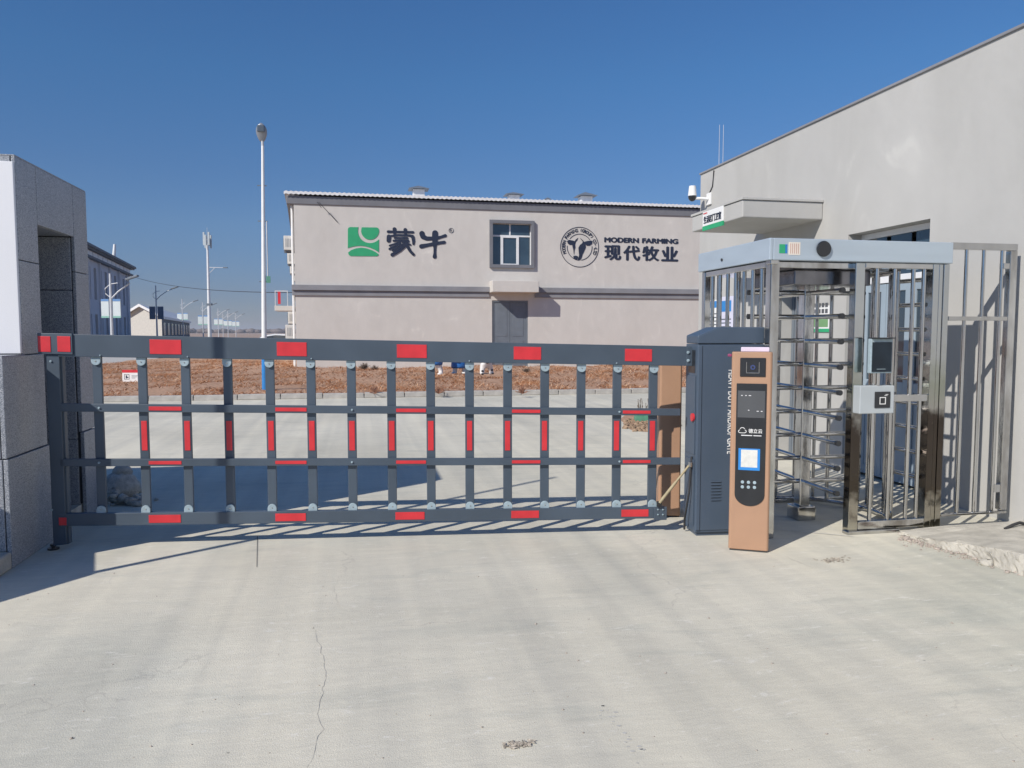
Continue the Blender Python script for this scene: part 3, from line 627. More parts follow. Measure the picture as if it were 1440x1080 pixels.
# ------------------------------------------------------------------ guard house on the right
XW = G(1440, 741).x                               # its west wall plane
yfar = onX(983, 400, XW).y; ynear = -3.0
def guard_house():
    r = root('guard_house', 'tall pale rendered guard house with canopy and glass door on the right', 'building', (0, 0, 0))
    zt = onX(1300, 102, XW).z
    m = MB()
    # openings: steel door under canopy, glazed double door
    d0, d1 = onX(1096, 500, XW).y, onX(1142, 500, XW).y                # far door
    e0, e1 = onX(1188, 500, XW).y, onX(1305, 400, XW).y                # glazed door
    ze = onX(1305, 308, XW).z; zd = onX(1142, 397, XW).z
    zd = 2.35
    ys = [ynear, min(e0, e1), max(e0, e1), min(d0, d1), max(d0, d1), yfar]
    m.box(XW, XW + .28, ys[0], ys[1], 0, zt); m.box(XW, XW + .28, ys[1], ys[2], ze, zt); m.box(XW, XW + .28, ys[2], ys[3], 0, zt)
    m.box(XW, XW + .28, ys[3], ys[4], zd, zt); m.box(XW, XW + .28, ys[4], yfar, 0, zt)
    m.box(XW + .28, XW + 9, yfar - .28, yfar, 0, zt); m.box(XW + .28, XW + 9, ynear, ynear + .28, 0, zt); m.box(XW + 8.7, XW + 9, ynear + .28, yfar - .28, 0, zt)
    m.build('wall', W_GUARD, r)
    B(XW + .28, XW + 8.7, ynear + .28, yfar - .28, zt - .35, zt - .15).build('roof', ROUGHC, r)
    B(XW - .02, XW + .30, ynear, yfar + .02, zt + .001, zt + .028).build('parapet_cap', GTRIM, r, .005)
    B(XW + 1.5, XW + 1.6, ys[0] + 1, yfar - 1, 0, zt - .4).build('inner_wall', W_GUARD, r)
    # glazed door set deep in its opening
    xg = XW + .16
    fr = MB(); ya, yb = ys[1] + .002, ys[2] - .002; f = .06; zt2 = ze - .002
    fr.box(xg, xg + .06, ya, ya + f, 0.02, zt2); fr.box(xg, xg + .06, yb - f, yb, .02, zt2); fr.box(xg, xg + .06, ya + f, yb - f, zt2 - f, zt2); fr.box(xg, xg + .06, ya + f, yb - f, 2.12, 2.2)
    door = fr.build('glazed_door', WFRAME, r, .004)
    n = 3; span = (yb - ya - 2 * f) / n
    for k in range(n):
        y0 = ya + f + span * k + .004; y1 = y0 + span - .008
        q = MB(); s = .075
        q.box(xg + .005, xg + .05, y0, y0 + s, .03, 2.11); q.box(xg + .005, xg + .05, y1 - s, y1, .03, 2.11); q.box(xg + .005, xg + .05, y0 + s, y1 - s, 2.03, 2.11); q.box(xg + .005, xg + .05, y0 + s, y1 - s, .98, 1.08); q.box(xg + .005, xg + .05, y0 + s, y1 - s, .03, .13)
        q.build('door_leaf', DOORB, door, .004)
        B(xg + .02, xg + .03, y0 + s, y1 - s, 1.08, 2.03).build('pane', GLASS, door)
        B(xg + .016, xg + .034, y0 + s, y1 - s, .13, .98).build('kick_panel', DOORB, door)
        B(xg + .02, xg + .03, y0 + .03, y1 - .03, 2.2, zt2 - f).build('pane', GLASS, door)
    # steel door
    fr = MB(); ya, yb = ys[3] + .002, ys[4] - .002; fr.box(xg, xg + .06, ya, ya + .05, .02, zd - .002); fr.box(xg, xg + .06, yb - .05, yb, .02, zd - .002); fr.box(xg, xg + .06, ya + .05, yb - .05, zd - .06, zd - .002)
    sdoor = fr.build('steel_door', DOORG, r, .004); B(xg + .01, xg + .05, ya + .052, yb - .052, .03, zd - .062).build('door_leaf', DOORG, sdoor, .004)
    MB().tube([(xg - .03, ya + .12, 1.05), (xg - .03, ya + .24, 1.05)], .012, 8).build('handle', STEEL, sdoor)
    # canopy
    near = onX(1157, 309, XW); L = onY(1044, 307.5, near.y); zc0 = near.z; zc1 = onX(1157, 285, XW).z
    farY = onX(973, 328, L.x).y
    B(L.x, XW - .001, near.y, farY, zc0, zc1).build('canopy', W_GUARD, r, .012)
    B(L.x - .015, XW - .002, near.y - .015, farY + .015, zc1 + .001, zc1 + .03).build('canopy_flashing', W_GUARD, r, .004)
    return r, L.x, near.y, farY, zc0, zc1, ys
gh, XCN, YCN, YCF, ZC0, ZC1, YSG = guard_house()
# name board hung on the canopy face
pa, pb = onX(990, 318, XCN), onX(1018.5, 310, XCN); zt_ = onX(990, 299, XCN).z; zb_ = onX(990, 319, XCN).z; zg = onX(990, 322.5, XCN).z
ya, yb = sorted((pa.y, pb.y))
sb = root('name_board', 'white and green name board on the canopy of the guard house', 'sign', (0, 0, 0))
B(XCN - .02, XCN - .001, ya, yb, zb_, zt_).build('board', WHITE, sb, .003); B(XCN - .022, XCN - .001, ya, yb, zb_ - .055, zb_ - .001).build('green_strip', GREEN, sb)
MX = Matrix.Rotation(R(-90), 4, 'Z')
txt('lettering', '生活区门卫室', NAVY, T((XCN - .021, (ya + yb) / 2, zb_ + (zt_ - zb_) * .42)) @ MX, (yb - ya) * .86, (zt_ - zb_) * .5, sb, .003, .0, bold=.02)
txt('small_print', '现代牧业', RED, T((XCN - .021, yb - (yb - ya) * .14, zb_ + (zt_ - zb_) * .87)) @ MX, (yb - ya) * .2, .02, sb, .002)
# dome camera
pc = onX(998, 301, XW); r = root('security_camera', 'white dome security camera on a bracket at the far wall corner', 'camera', (XW, pc.y, 0))
zc = onX(998, 280, XW).z
B(-.03, -.001, -.07, .07, zc - .09, zc + .09).build('mount_plate', WHITE, r, .006)
MB().tube([(-.03, 0, zc), (-.14, .03, zc + .01), (-.24, .06, zc + .01)], .022, 8).build('arm', WHITE, r)
MB().tube([(-.26, .07, zc + .05), (-.26, .07, zc + .20)], .066, 16, .05).build('housing', WHITE, r)
MB().ball((-.26, .07, zc + .04), .063, .063, .075).build('dome', BLACK, r)
cb = MB().tube([(XW - .012, pc.y, zc + .09), (XW - .012, pc.y - .1, onX(1003, 262, XW).z), (XW - .012, pc.y - .14, onX(1004, 240, XW).z)], .008, 6).build('camera_cable', RUBBER); cb.parent = r; cb.location = (-XW, -pc.y, 0)
# antenna rods on roof
for px_ in (1011, 1016.5):
    p = onX(px_, 232, XW + .2); q = onX(px_, 176, XW + .2)
    tag(MB().tube([(p.x, p.y, p.z - .35), (p.x, p.y, q.z)], .005, 6, .003).build('antenna_rod', GALV), 'thin ' + ('left' if px_ == 1011 else 'right') + ' antenna rod of the pair rising above the guard house parapet', 'antenna', 'antenna rods on the guard house')
# notice boards and posters on the wall
def board(px0, px1, pt, pb_, name, lab):
    a_, b_ = onX(px0, (pt + pb_) / 2, XW), onX(px1, (pt + pb_) / 2, XW); y0, y1 = sorted((a_.y, b_.y)); xm = (px0 + px1) / 2
    z1, z0 = onX(xm, pt, XW).z, onX(xm, pb_, XW).z
    r = root(name, lab, 'notice', (XW, 0, 0)); return r, y0, y1, z0, z1
r, y0, y1, z0, z1 = board(992, 1013, 422, 480, 'notice_board', 'white notice board with blue heading, leftmost on the guard house wall')
B(-.015, -.001, y0, y1, z0, z1).build('panel', WHITE, r, .002); B(-.018, -.016, y0, y1, z1 - .12, z1 - .02).build('heading', BLUE, r)
m = MB()
for k in range(12): m.box(-.0175, -.016, y0 + .06, y1 - .06, z1 - .22 - k * .055, z1 - .205 - k * .055)
m.build('text_lines', SLATE, r)
r, y0, y1, z0, z1 = board(1014, 1034, 417, 480, 'notice_board', 'pale blue-headed notice sheet with fine lines, between the notice board and the steel door')
B(-.015, -.001, y0, y1, z0, z1).build('panel', mat('lilac_sheet', (.62, .62, .74), .5), r, .002); B(-.018, -.016, y0 + .1, y1, z1 - .22, z1 - .06).build('heading', BLUE, r)
m = MB()
for k in range(11): m.box(-.0175, -.016, y0 + .1, y1 - .04, z1 - .34 - k * .055, z1 - .325 - k * .055)
m.build('text_lines', SLATE, r)
r, y0, y1, z0, z1 = board(1144, 1168, 430, 467, 'poster', 'white poster with green foot on the wall between the two guard house doors')
B(-.012, -.001, y0, y1, z0, z1).build('panel', WHITE, r, .002); B(-.0145, -.013, y0, y1, z0, z0 + .04).build('green_foot', GREEN, r); B(-.0145, -.013, y0 + .03, y1 - .03, z0 + .06, z0 + .18).build('picture', mat('poster_green', (.18, .34, .16), .6), r)
m = MB()
for j in range(2):
    for k in range(4): m.box(-.0145, -.013, y0 + .04 + k * (y1 - y0 - .06) / 4, y0 + .02 + (k + 1) * (y1 - y0 - .06) / 4, z0 + .22 + j * .07, z0 + .27 + j * .07)
m.build('picture', SCREEN, r)

# ------------------------------------------------------------------ full-height turnstile
YF = G(1197, 751).y                               # front plane
def fx(px, py=560): return onY(px, py, YF).x
def fz(px, py): return onY(px, py, YF).z
XL = fx(1080); XMID0, XMID1 = fx(1198), fx(1211.5); XRR = fx(1329)
YBK = onX(987, 400, XL).y
ts = root('turnstile', 'stainless steel full-height rotating turnstile cage beside the guard house', 'turnstile', (XL, YF, 0))
def lx(px): return fx(px) - XL
W = XRR - XL; DP = YBK - YF; ZH0, ZH1 = fz(1087, 366), fz(1087, 335)
def tb(name, x0, x1, y0, y1, z0, z1, mt=STEEL, bev=.006): return B(x0, x1, y0, y1, z0, z1).build(name, mt, ts, bev)
# header casing
tb('header', 0, W, -.03, .02, ZH0, ZH1, STEELB); tb('header', -.03, 0 - .001, -.03, DP + .02, ZH0, ZH1, STEELB)
tb('header', .0, W, DP - .02, DP + .02, ZH0, ZH1, STEELB); tb('header', W - .03, W - .001, .021, DP - .021, ZH0, ZH1, STEELB)
tb('roof_plate', .001, W - .001, .021, DP - .021, ZH1 - .02, ZH1 - .005, STEELD)
tb('ceiling_plate', .03, W * .62, .05, DP - .05, ZH0 - .05, ZH0 + .0, STEELD)
tb('top_beam', XMID1 - XL, fx(1306) - XL - .001, 0.0, .07, ZH0 - .045, ZH0 - .002, STEEL)
tb('side_beam', .001, .05, .075, DP - .075, ZH0 - .05, ZH0 - .002, STEEL)
tb('corner_block', -.012, .06, -.012, .06, ZH0 - .03, ZH0 + .012, STEEL)
# posts
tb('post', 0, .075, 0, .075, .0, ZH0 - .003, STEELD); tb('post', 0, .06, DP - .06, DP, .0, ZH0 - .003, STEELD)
tb('post', XMID0 - XL, XMID1 - XL, 0, .075, 0, ZH0 - .003, STEELREFL)
xr0 = lx(1306)
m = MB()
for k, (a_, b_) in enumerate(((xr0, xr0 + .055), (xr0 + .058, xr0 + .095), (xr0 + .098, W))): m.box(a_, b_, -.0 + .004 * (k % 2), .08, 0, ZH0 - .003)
m.build('wide_post', STEELREFL, ts, .004)
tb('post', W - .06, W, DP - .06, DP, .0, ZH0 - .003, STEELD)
# bottom rails
tb('bottom_beam', XMID1 - XL + .001, xr0 - .001, 0, .05, .03, .095, STEELD); tb('plinth', XMID0 - XL - .02, lx(1268), -.03, .05, 0, .028, STEELD)
tb('side_beam', .001, .05, .08, DP - .062, .03, .09, STEELD)
tb('mid_beam', XMID1 - XL + .001, xr0 + .03, .01, .05, fz(1270, 565), fz(1270, 555), STEEL)
BARR = .0165
# front cage bars
for px in (1231, 1256, 1282, 1297):
    MB().tube([(lx(px), .03, .096), (lx(px), .03, ZH0 - .046)], BARR, 12).build('bar', STEEL, ts)
# left side bars
for k in range(7):
    y = .17 + (DP - .34) * k / 6
    MB().tube([(.025, y, .091), (.025, y, ZH0 - .051)], BARR, 12).build('bar', STEEL, ts)
# curved comb cage behind the right half and back bars
CXr, CYr = (G(1126.5, 729).x - XL), (G(1126.5, 729).y - YF)
RC = .66
pts = []
for k in range(7):
    t_ = R(-35 + k * 19); x, y = CXr + RC * 1.06 * math.cos(t_), CYr + RC * 1.0 * math.sin(t_)
    if x < W - .08 and y < DP + .35: pts.append((x, y))
for x, y in pts: MB().tube([(x, y, .05), (x, y, ZH0 - .05)], .018, 10).build('cage_bar', STEEL, ts)
for k in range(6):
    x = .15 + k * .2
    MB().tube([(x, DP - .03, .03), (x, DP - .03, ZH0 - .004)], BARR, 10).build('back_bar', STEEL, ts)
tb('back_beam', .061, W - .062, DP - .05, DP - .01, .0, .03, STEELD)
for zz in (.04, ZH0 - .05):
    MB().tube([(x, y, zz) for x, y in pts], .02, 8).build('cage_hoop', STEELD, ts)
for x in (W - .32, W - .2):
    tb('inner_panel', x, x + .05, DP * .55, DP * .55 + .03, .03, ZH0 - .004, STEELD)
# fixed comb stubs on the right
for k in range(9):
    z = .42 + k * .2
    MB().tube([(xr0 - .02, .09, z), (xr0 - .03, .42, z)], .018, 10).build('comb_stub', STEEL, ts)
tb('comb_post', xr0 - .05, xr0 - .01, .42, .46, .03, ZH0 - .004, STEELD)
# black indicator dome and stickers on the header
cz = (ZH0 + ZH1) / 2; m = MB(); disc(m, (lx(1148.5), fz(1148.5, 350.5)), .06, -.03, -.05, 28); m.build('indicator', BLACK, ts, .006)
ss = tb('sticker', lx(1088), lx(1096), -.032, -.0301, fz(1092, 356.5), fz(1092, 344), GREEN, 0); tb('sticker', lx(1096.3), lx(1099), -.032, -.0301, fz(1092, 356.5), fz(1092, 344), BLUE, 0)
tb('sticker', lx(1101), lx(1117), -.032, -.0301, fz(1108, 359), fz(1108, 341), mat('cream_label', (.72, .66, .58), .6), 0)
for k in range(5): tb('label_line', lx(1103 + k * 2.7), lx(1103.8 + k * 2.7), -.0335, -.0325, fz(1108, 357), fz(1108, 343), mat('label_ink', (.5, .3, .25), .6), 0)
m = MB(); disc(m, (0, 0), .009, 0, .006, 12); 
bl = MB().tube([(-.032, DP * .62, ZH0 + .07), (-.040, DP * .62, ZH0 + .07)], .012, 10).build('lock', BLACK, ts)
# rotor
rot = tb('rotor_column', CXr - .048, CXr + .048, CYr - .048, CYr + .048, .12, ZH0 - .05, STEELD, .008)
tb('rotor_base', CXr - .085, CXr + .085, CYr - .085, CYr + .085, .0, .12, STEELD, .008)
tb('rotor_housing', CXr - .34, CXr + .34, CYr - .36, CYr + .3, ZH0 - .17, ZH0 - .051, mat('dark_steel', (.22, .22, .24), .2, 1., var=.2, scale=6), .01)
ARM = None; camang = math.degrees(math.atan2(-FWD.y, -FWD.x))
for k in range(9):
    z = .325 + .2 * k
    for q, an in enumerate((R(camang + 9), R(camang + 189), R(camang + 99), R(camang - 81))):
        d = Vector((math.cos(an), math.sin(an), 0)); c = Vector((CXr, CYr, z + .004 * (q // 2)))
        if ARM is None:
            ARM = MB().tube([(.045, 0, 0), (.50, 0, 0)], .019, 12).build('arm', STEEL, ts); arm = ARM
            cap = MB().tube([(.4985, 0, 0), (.53, 0, 0)], .022, 12).build('end_cap', BLACK, ARM)
        else: arm = dup(ARM, parent=ts)
        arm.location = c; arm.rotation_euler = (0, 0, an)
# door-side fence panel to the right of the turnstile
fn = root('steel_fence_panel', 'tall narrow stainless bar fence panel closing the gap to the wall', 'fence', (XRR, YF, 0))
xf0, xf1 = .004, fx(1432, 347) - XRR; zf1 = fz(1432, 343)
def fb(name, x0, x1, y0, y1, z0, z1, mt=STEEL): return B(x0, x1, y0, y1, z0, z1).build(name, mt, fn, .005)
xf1 = min(xf1, XW - XRR - .01)
fb('frame_rail', xf0, xf1, 0, .05, zf1 - .055, zf1, STEEL); fb('frame_post', xf1 - .07, xf1, 0, .05, .13, zf1 - .056, STEELD)
zb_ = .12
fb('frame_rail', xf0, xf1, .0, .04, zb_ - .02, zb_ + .0, STEELD); fb('mid_rail', xf0, xf1 - .071, 0, .04, fz(1380, 451), fz(1380, 445), STEEL)
for px in (1354, 1378, 1403.5):
    MB().tube([(fx(px) - XRR, .02, .121), (fx(px) - XRR, .02, zf1 - .056)], .0145, 12).build('bar', STEEL, fn)
B(xf1 - .13, xf1 - .0715, .0, .045, fz(1410, 378), fz(1410, 370)).build('latch_bracket', STEEL, fn, .003); B(xf1 - .13, xf1 - .0715, .0, .045, fz(1410, 692), fz(1410, 681)).build('latch_bracket', STEELD, fn, .003)
# face reader and card box on the middle post
fr_ = root('face_reader', 'black-screened face recognition terminal mounted above the card box on the middle post', 'terminal', (XL, YF, 0))
B(lx(1211), lx(1241), -.10, -.06, fz(1225, 524), fz(1225, 476)).build('casing', SILV, fr_, .006)
B(lx(1212.5), lx(1239.5), -.106, -.1005, fz(1225, 522), fz(1225, 481)).build('screen', DSCR, fr_, .003)
B(lx(1211), lx(1241), -.13, -.0601, fz(1225, 476.0), fz(1225, 474.5)).build('visor', BLACK, fr_, .002)
B(lx(1219), lx(1231), -.108, -.1065, fz(1225, 518.5), fz(1225, 517.8)).build('slot', SILV, fr_)
MB().tube([(lx(1224.5), -.075, fz(1225, 541.5)), (lx(1224.5), -.075, fz(1225, 524))], .016, 12).build('stem', STEEL, fr_)
cr_ = root('card_reader', 'pale grey card box with black square reader face on the middle post', 'card reader', (XL, YF, 0))
B(lx(1199), lx(1246.5), -.09, -.001, fz(1222, 580), fz(1222, 541.5)).build('box', mat('pale_grey_metal', (.46, .50, .52), .45, .1, var=.05, scale=4), cr_, .006)
B(lx(1219), lx(1240.5), -.097, -.0905, fz(1230, 572), fz(1230, 549.5)).build('reader_face', BLACK, cr_, .004)
m = MB(); x0, x1, z0, z1 = lx(1225.5), lx(1234), fz(1230, 567), fz(1230, 557); t_ = .006
m.box(x0, x1, -.0985, -.0972, z0, z0 + t_); m.box(x0, x1, -.0985, -.0972, z1 - t_, z1); m.box(x0, x0 + t_, -.0985, -.0972, z0 + t_, z1 - t_); m.box(x1 - t_, x1, -.0985, -.0972, z0 + t_, z1 - t_)
m.box(x1 - .012, x1 + .012, -.0985, -.0972, z1 + .010, z1 + .014); m.box(x1 - .004, x1 + .02, -.0985, -.0972, z1 + .018, z1 + .022)
m.build('card_icon', WHITE, cr_)

# ------------------------------------------------------------------ barrier gate
GL, GR = G(75, 774), G(955, 748.5)
gd = (GR - GL); GLEN = gd.length; gang = math.atan2(gd.y, gd.x); gdir = gd.normalized(); gn = Vector((-gdir.y, gdir.x, 0))
gate = root('barrier_gate', 'dark slate fence barrier gate with red reflective strips across the entrance', 'gate', GL, gang)
def gp(px, py, off=0.):
    p = onP(px, py, GL + gn * off, gn) - GL; return p.dot(gdir), p.z
def gbar(name, px0, px1, l0, l1, mt, t, y, bev=.003, parent=None):
    """l0/l1: (top,bottom) pixel rows at the two ends."""
    a0, t0 = gp(px0, l0[0], y); _, b0 = gp(px0, l0[1], y); a1, t1 = gp(px1, l1[0], y); _, b1 = gp(px1, l1[1], y)
    m = MB(); m.quadbar((a0, b0, t0), (a1, b1, t1), 0, t=t, yoff=y); return m.build(name, mt, parent or gate, bev)
def lin(px, a_, b_): return a_[1] + (px - a_[0]) * (b_[1] - a_[1]) / (b_[0] - a_[0])
topT, topB = ((100, 470), (960, 487)), ((100, 501.6), (960, 514.5))
m1T, m1B = ((100, 567.6), (950, 574.8)), ((100, 579), (950, 584.6))
m2T, m2B = ((100, 645.6), (950, 643.8)), ((100, 656), (950, 653.6))
bT, bB = ((90, 722.7), (935, 713)), ((90, 740), (935, 729))
top = gbar('top_rail', 80, 976, (lin(80, *topT), lin(80, *topB)), (lin(976, *topT), lin(976, *topB)), SLATE, .055, -.005)
for nm, T_, B2_, x0, x1 in (('mid_rail', m1T, m1B, 84, 957), ('mid_rail', m2T, m2B, 84, 957)):
    gbar(nm, x0, x1, (lin(x0, *T_), lin(x0, *B2_)), (lin(x1, *T_), lin(x1, *B2_)), SLATE, .028, .0)
bot = gbar('bottom_rail', 82, 936, (lin(82, *bT), lin(82, *bB)), (lin(936, *bT), lin(936, *bB)), SLATE, .05, -.003)
gx = [139.5, 202.5, 263, 322, 381, 438.5, 495, 551, 606, 660.5, 714, 766, 817, 867.5, 918]
for i, px in enumerate(gx):
    hw = (6.4 if i else 6.6) * (1 - i * .004)
    s0, _ = gp(px - hw, 610, .03); s1, _ = gp(px + hw, 610, .03)
    _, zt2 = gp(px, lin(px, *topB) - 6, .03); _, zb2 = gp(px, lin(px, *bT) + 3, .03)
    MB().box(s0, s1, .029, .054, zb2, zt2).build('upright', SLATE, gate, .004)
    # zinc hinge tabs
    sc2 = (s0 + s1) / 2; hw_ = (s1 - s0) / 2 * 1.0
    for (zz, sgn) in ((gp(px, lin(px, *topB), .02)[1], -1), (gp(px, lin(px, *bT), .02)[1], 1)):
        pl = [(sc2 - hw_, zz - sgn * .01), (sc2 + hw_, zz - sgn * .01)] + [(sc2 + hw_ * math.cos(R(t_)), zz + sgn * (.026 + hw_ * math.sin(R(t_)))) for t_ in range(0, 181, 20)]
        h = MB().prism(pl, .012, .027).build('hinge_tab', SILV, gate, .002)
        m = MB(); disc(m, (sc2, zz + sgn * .03), .0045, .0085, .012, 10); m.build('bolt', STEEL, h)
    if i:
        a0, zt3 = gp(px - 4.3 if i < 9 else px - 3.8, 592, .024); a1, _ = gp(px + 3.6 if i < 9 else px + 3.4, 592, .024); _, zb3 = gp(px, 633.5, .024)
        B(a0, a1, .0255, .0285, zb3, zt3).build('reflector', RED, gate, .001)
for i, (x0, x1, ins) in enumerate(((210, 254.5, 6), (389, 431, 6), (558, 600, 6), (722.5, 761, 5.5), (879, 917, 5))):
    gbar('reflector', x0, x1, (lin(x0, *topT) + 5, lin(x0, *topB) - 5.5), (lin(x1, *topT) + 5, lin(x1, *topB) - 5.5), RED, .003, -.0085, .001)
for x0, x1 in ((209, 254), (387, 430), (556, 597), (719, 758), (874, 912)):
    gbar('reflector', x0, x1, (lin(x0, *bT) + 3, lin(x0, *bB) - 3), (lin(x1, *bT) + 3, lin(x1, *bB) - 3), RED, .003, -.0065, .001)
for T_, B2_ in ((m1T, m1B), (m2T, m2B)):
    for x0, x1 in ((209, 255), (387, 431), (557, 599), (720, 760), (876, 915)):
        gbar('reflector', x0, x1, (lin(x0, *T_) + 3, lin(x0, *B2_) - 2.5), (lin(x1, *T_) + 3, lin(x1, *B2_) - 2.5), RED, .003, -.0035, .001)
# rail bolts
def bolt(px, py, y, r_=.008, parent=gate):
    s, z = gp(px, py, y); m = MB(); disc(m, (s, z), r_, y, y - .007, 12); disc(m, (s, z), r_ * .5, y - .007, y - .011, 8); return m.build('bolt', SILV, parent)
for px in (139.5, 495, 871):
    bolt(px, (lin(px, *m1T) + lin(px, *m1B)) / 2, -.001); bolt(px, (lin(px, *m2T) + lin(px, *m2B)) / 2, -.001)
for px in (141, 264, 438, 660, 867): bolt(px, lin(px, *topB) - 2.5, -.006, .005)
# left end: post, inner leg, head block
gbar('end_post', 64, 83, (499, 768), (499, 766), SLATE, .07, .0)
gbar('end_channel', 83.3, 87, (500, 766), (500, 765), SLATE, .05, .02)
gbar('head_block', 52, 101, (468.3, 497.5), (469.2, 498.5), SLATE, .075, -.018)
for x0, x1 in ((52.8, 70.5), (80, 98.5)): gbar('reflector', x0, x1, (472.5, 494.5), (473, 495), RED, .003, -.0215, .001)
gbar('reflector', 82.5, 93, (728, 738.7), (728, 738.7), RED, .004, -.0085, .001)
bolt(71.5, 508, -.001); bolt(73, 717, -.001)
s, z = gp(75, 766, .03); m = MB(); m.tube([(s, .03, 0.0), (s, .03, z)], .012, 10); m.build('levelling_foot', BLACK, gate)
m = MB(); m.tube([(s, .03, .0), (s, .03, .012)], .04, 16); m.tube([(s, .03, .025), (s, .03, .04)], .022, 6); m.build('foot_pad', BLACK, gate)
# right end plates and the diagonal stay
s0, z0 = gp(919, 731); s1, z1 = gp(937, 712)
B(s0, s1, -.016, -.0035, z0, z1).build('end_plate', SLATE, gate, .002)
for px, py in ((925, 716.5), (932, 716.5), (925, 723.5), (932, 723.5)): bolt(px, py, -.0165, .006)
gbar('arm_head', 966, 979, (488, 514.5), (488.5, 515), SLATE, .09, -.02)
for py in (495.5, 507): bolt(967.5, py, -.022, .012)
sa, za = gp(969, 654, -.04); sb_, zb2 = gp(927, 707, -.03)
MB().tube([(sa, -.045, za), (sb_, -.035, zb2)], .009, 10).build('stay_rod', BRASS, gate)
MB().tube([(sb_, -.035, zb2), (sb_ + (sa - sb_) * .55, -.04, zb2 + (za - zb2) * .55)], .0125, 10).build('stay_sleeve', BRASS, gate)
B(sb_ - .02, sb_ + .02, -.04, -.02, zb2 - .03, zb2 + .012).build('stay_bracket', BLACK, gate, .002)

# ------------------------------------------------------------------ drive cabinet
CF = G(977, 754.5)
cab = root('drive_cabinet', 'slate blue steel drive cabinet with chamfered lid at the right end of the gate', 'cabinet', CF, gang)
def cp(px, py, off=0.):
    p = onP(px, py, CF + gn * off, gn) - CF; return p.dot(gdir), p.z
cw = cp(1075.5, 480)[0]; zt = cp(1075, 460, .1)[1]; zs = cp(985, 483.5)[1]; z1 = cp(980, 472)[1]; xch = cp(1010.5, 460)[0]
cdp = .27
# body profile with chamfered shoulder, lid seam
body = [(0, .03), (cw, .03), (cw, zs - .004), (0, zs - .004)]
MB().prism(body, .0, cdp).build('housing', SLATE2, cab, .006)
lid = [(0, zs), (cw, zs), (cw, zt - .0), (xch, zt), (0, z1)]
MB().prism(lid, .0, cdp + .0).build('lid', SLATE2, cab, .008)
rim = [(-.0, z1 + .004), (xch, zt + .004), (xch, zt + .012), (-.006, z1 + .012)]
B(.02, cw - .02, .02, cdp - .02, 0, .029).build('plinth', SLATE2, cab)
MB().prism([(.0, .05), (.035, .05), (.035, zs - .012), (.0, zs - .012)], -.014, -.001).build('front_edge_strip', SLATE2, cab, .006)
MB().prism([(.037, .05), (cw - .01, .05), (cw - .01, zs - .012), (.037, zs - .012)], -.008, -.001).build('door_panel', SLATE2, cab, .003)
MB().prism([(0, zs + .004), (cw - .01, zs + .004), (cw - .01, zt - .012), (xch + .004, zt - .012), (0, z1 - .012)], -.008, -.001).build('lid_front', SLATE2, cab, .003)
# louvres: raised slats with dark slots
for k in range(7):
    a_, b_ = cp(999, 680 + k * 4.3)[0], cp(1013.5, 680)[0]; z = cp(1005, 677 + k * 4.3)[1]
    lv = B(a_, b_, -.0135, -.0085, z - .005, z + .004).build('louvre', SLATE2, cab, .002)
    B(a_ + .003, b_ - .003, -.0095, -.0083, z - .010, z - .0055).build('slot', BLACK, lv)
# side features on the face towards the gate
Ms = Matrix.Identity(4)
def sidebox(name, y0, y1, z0, z1, t, mt): return B(-t, -.001, y0, y1, z0, z1).build(name, mt, cab, .003)
sidebox('side_panel', .03, cdp - .03, .08, .60, .006, SLATE2); sidebox('side_panel', .03, cdp - .03, .64, zs - .25, .006, SLATE2)
sidebox('arm_slot', .05, .2, 1.28, 1.46, .003, BLACK)
m = MB(); m.tube([(-.007, .11, .0), (-.022, .11, .0)], .032, 20); o = m.build('red_button', RED, cab); o.location = (0, -.06, onP(972, 588, CF, gn).z)
o.location.y = -.055
m = MB(); m.tube([(-.007, .08, .62), (-.03, .06, .35), (-.05, .1, .12), (-.03, .16, .02)], .009, 8); m.build('side_cable', RUBBER, cab)
B(-.03, -.0065, .04, .09, onP(975, 655, CF, gn).z - .02, onP(975, 655, CF, gn).z + .02).build('stay_bracket', STEELD, cab, .003)
# vertical lettering, reading downwards
zt1, zb1 = cp(1028, 520)[1], cp(1026, 638)[1]; xc = cp(1027.5, 580)[0]
xc = cp(1027.2, 580)[0]
txt('lettering', 'HEAVY DUTY AIRDROP GATE', WHITE, T((xc, -.0085, (zt1 + zb1) / 2)) @ Matrix.Rotation(R(90), 4, 'Y'), zt1 - zb1, .052, cab, .0015, .0, bold=.02)

# ------------------------------------------------------------------ payment kiosk
KL, KR = G(1024, 773.5), G(1080.5, 778)
def kiosk(base, ang, label, w_, h_, d_, face=True):
    k = root('payment_kiosk', label, 'kiosk', base, ang, 'tan gate kiosks')
    fil = .012
    pl = [(fil, 0), (w_ - fil, 0), (w_, fil), (w_, d_), (0, d_), (0, fil)]
    m = MB(); m.prism(pl, .012, h_, axis='z'); m.build('body', ORNG, k, .006, 3)
    B(.008, w_ - .008, .008, d_ - .008, 0, .0119).build('base_plate', SEAM, k)
    return k
kv = KR - KL; kang = math.atan2(kv.y, kv.x); kw = kv.length; kh = 0
kn = Vector((-math.sin(kang), math.cos(kang), 0))
def kp(px, py, off=0.):
    p = onP(px, py, KL + kn * off, kn) - KL; return p.dot(kv.normalized()), p.z
kh = kp(1050, 495)[1]
kd = .15
kio = kiosk(KL, kang, 'tan payment kiosk with black screen panel standing nearest the camera', kw, kh, kd)
# top lamp strip
B(kw * .22, kw * .92, .03, .12, kh + .001, kh + .034).build('top_lamp', mat('lilac_plastic', (.70, .60, .72), .4), kio, .005)
B(-.03, -.001, .02, .06, kh - .035, kh - .015).build('side_knob', mat('purple_plastic', (.25, .04, .12), .4), kio, .004)
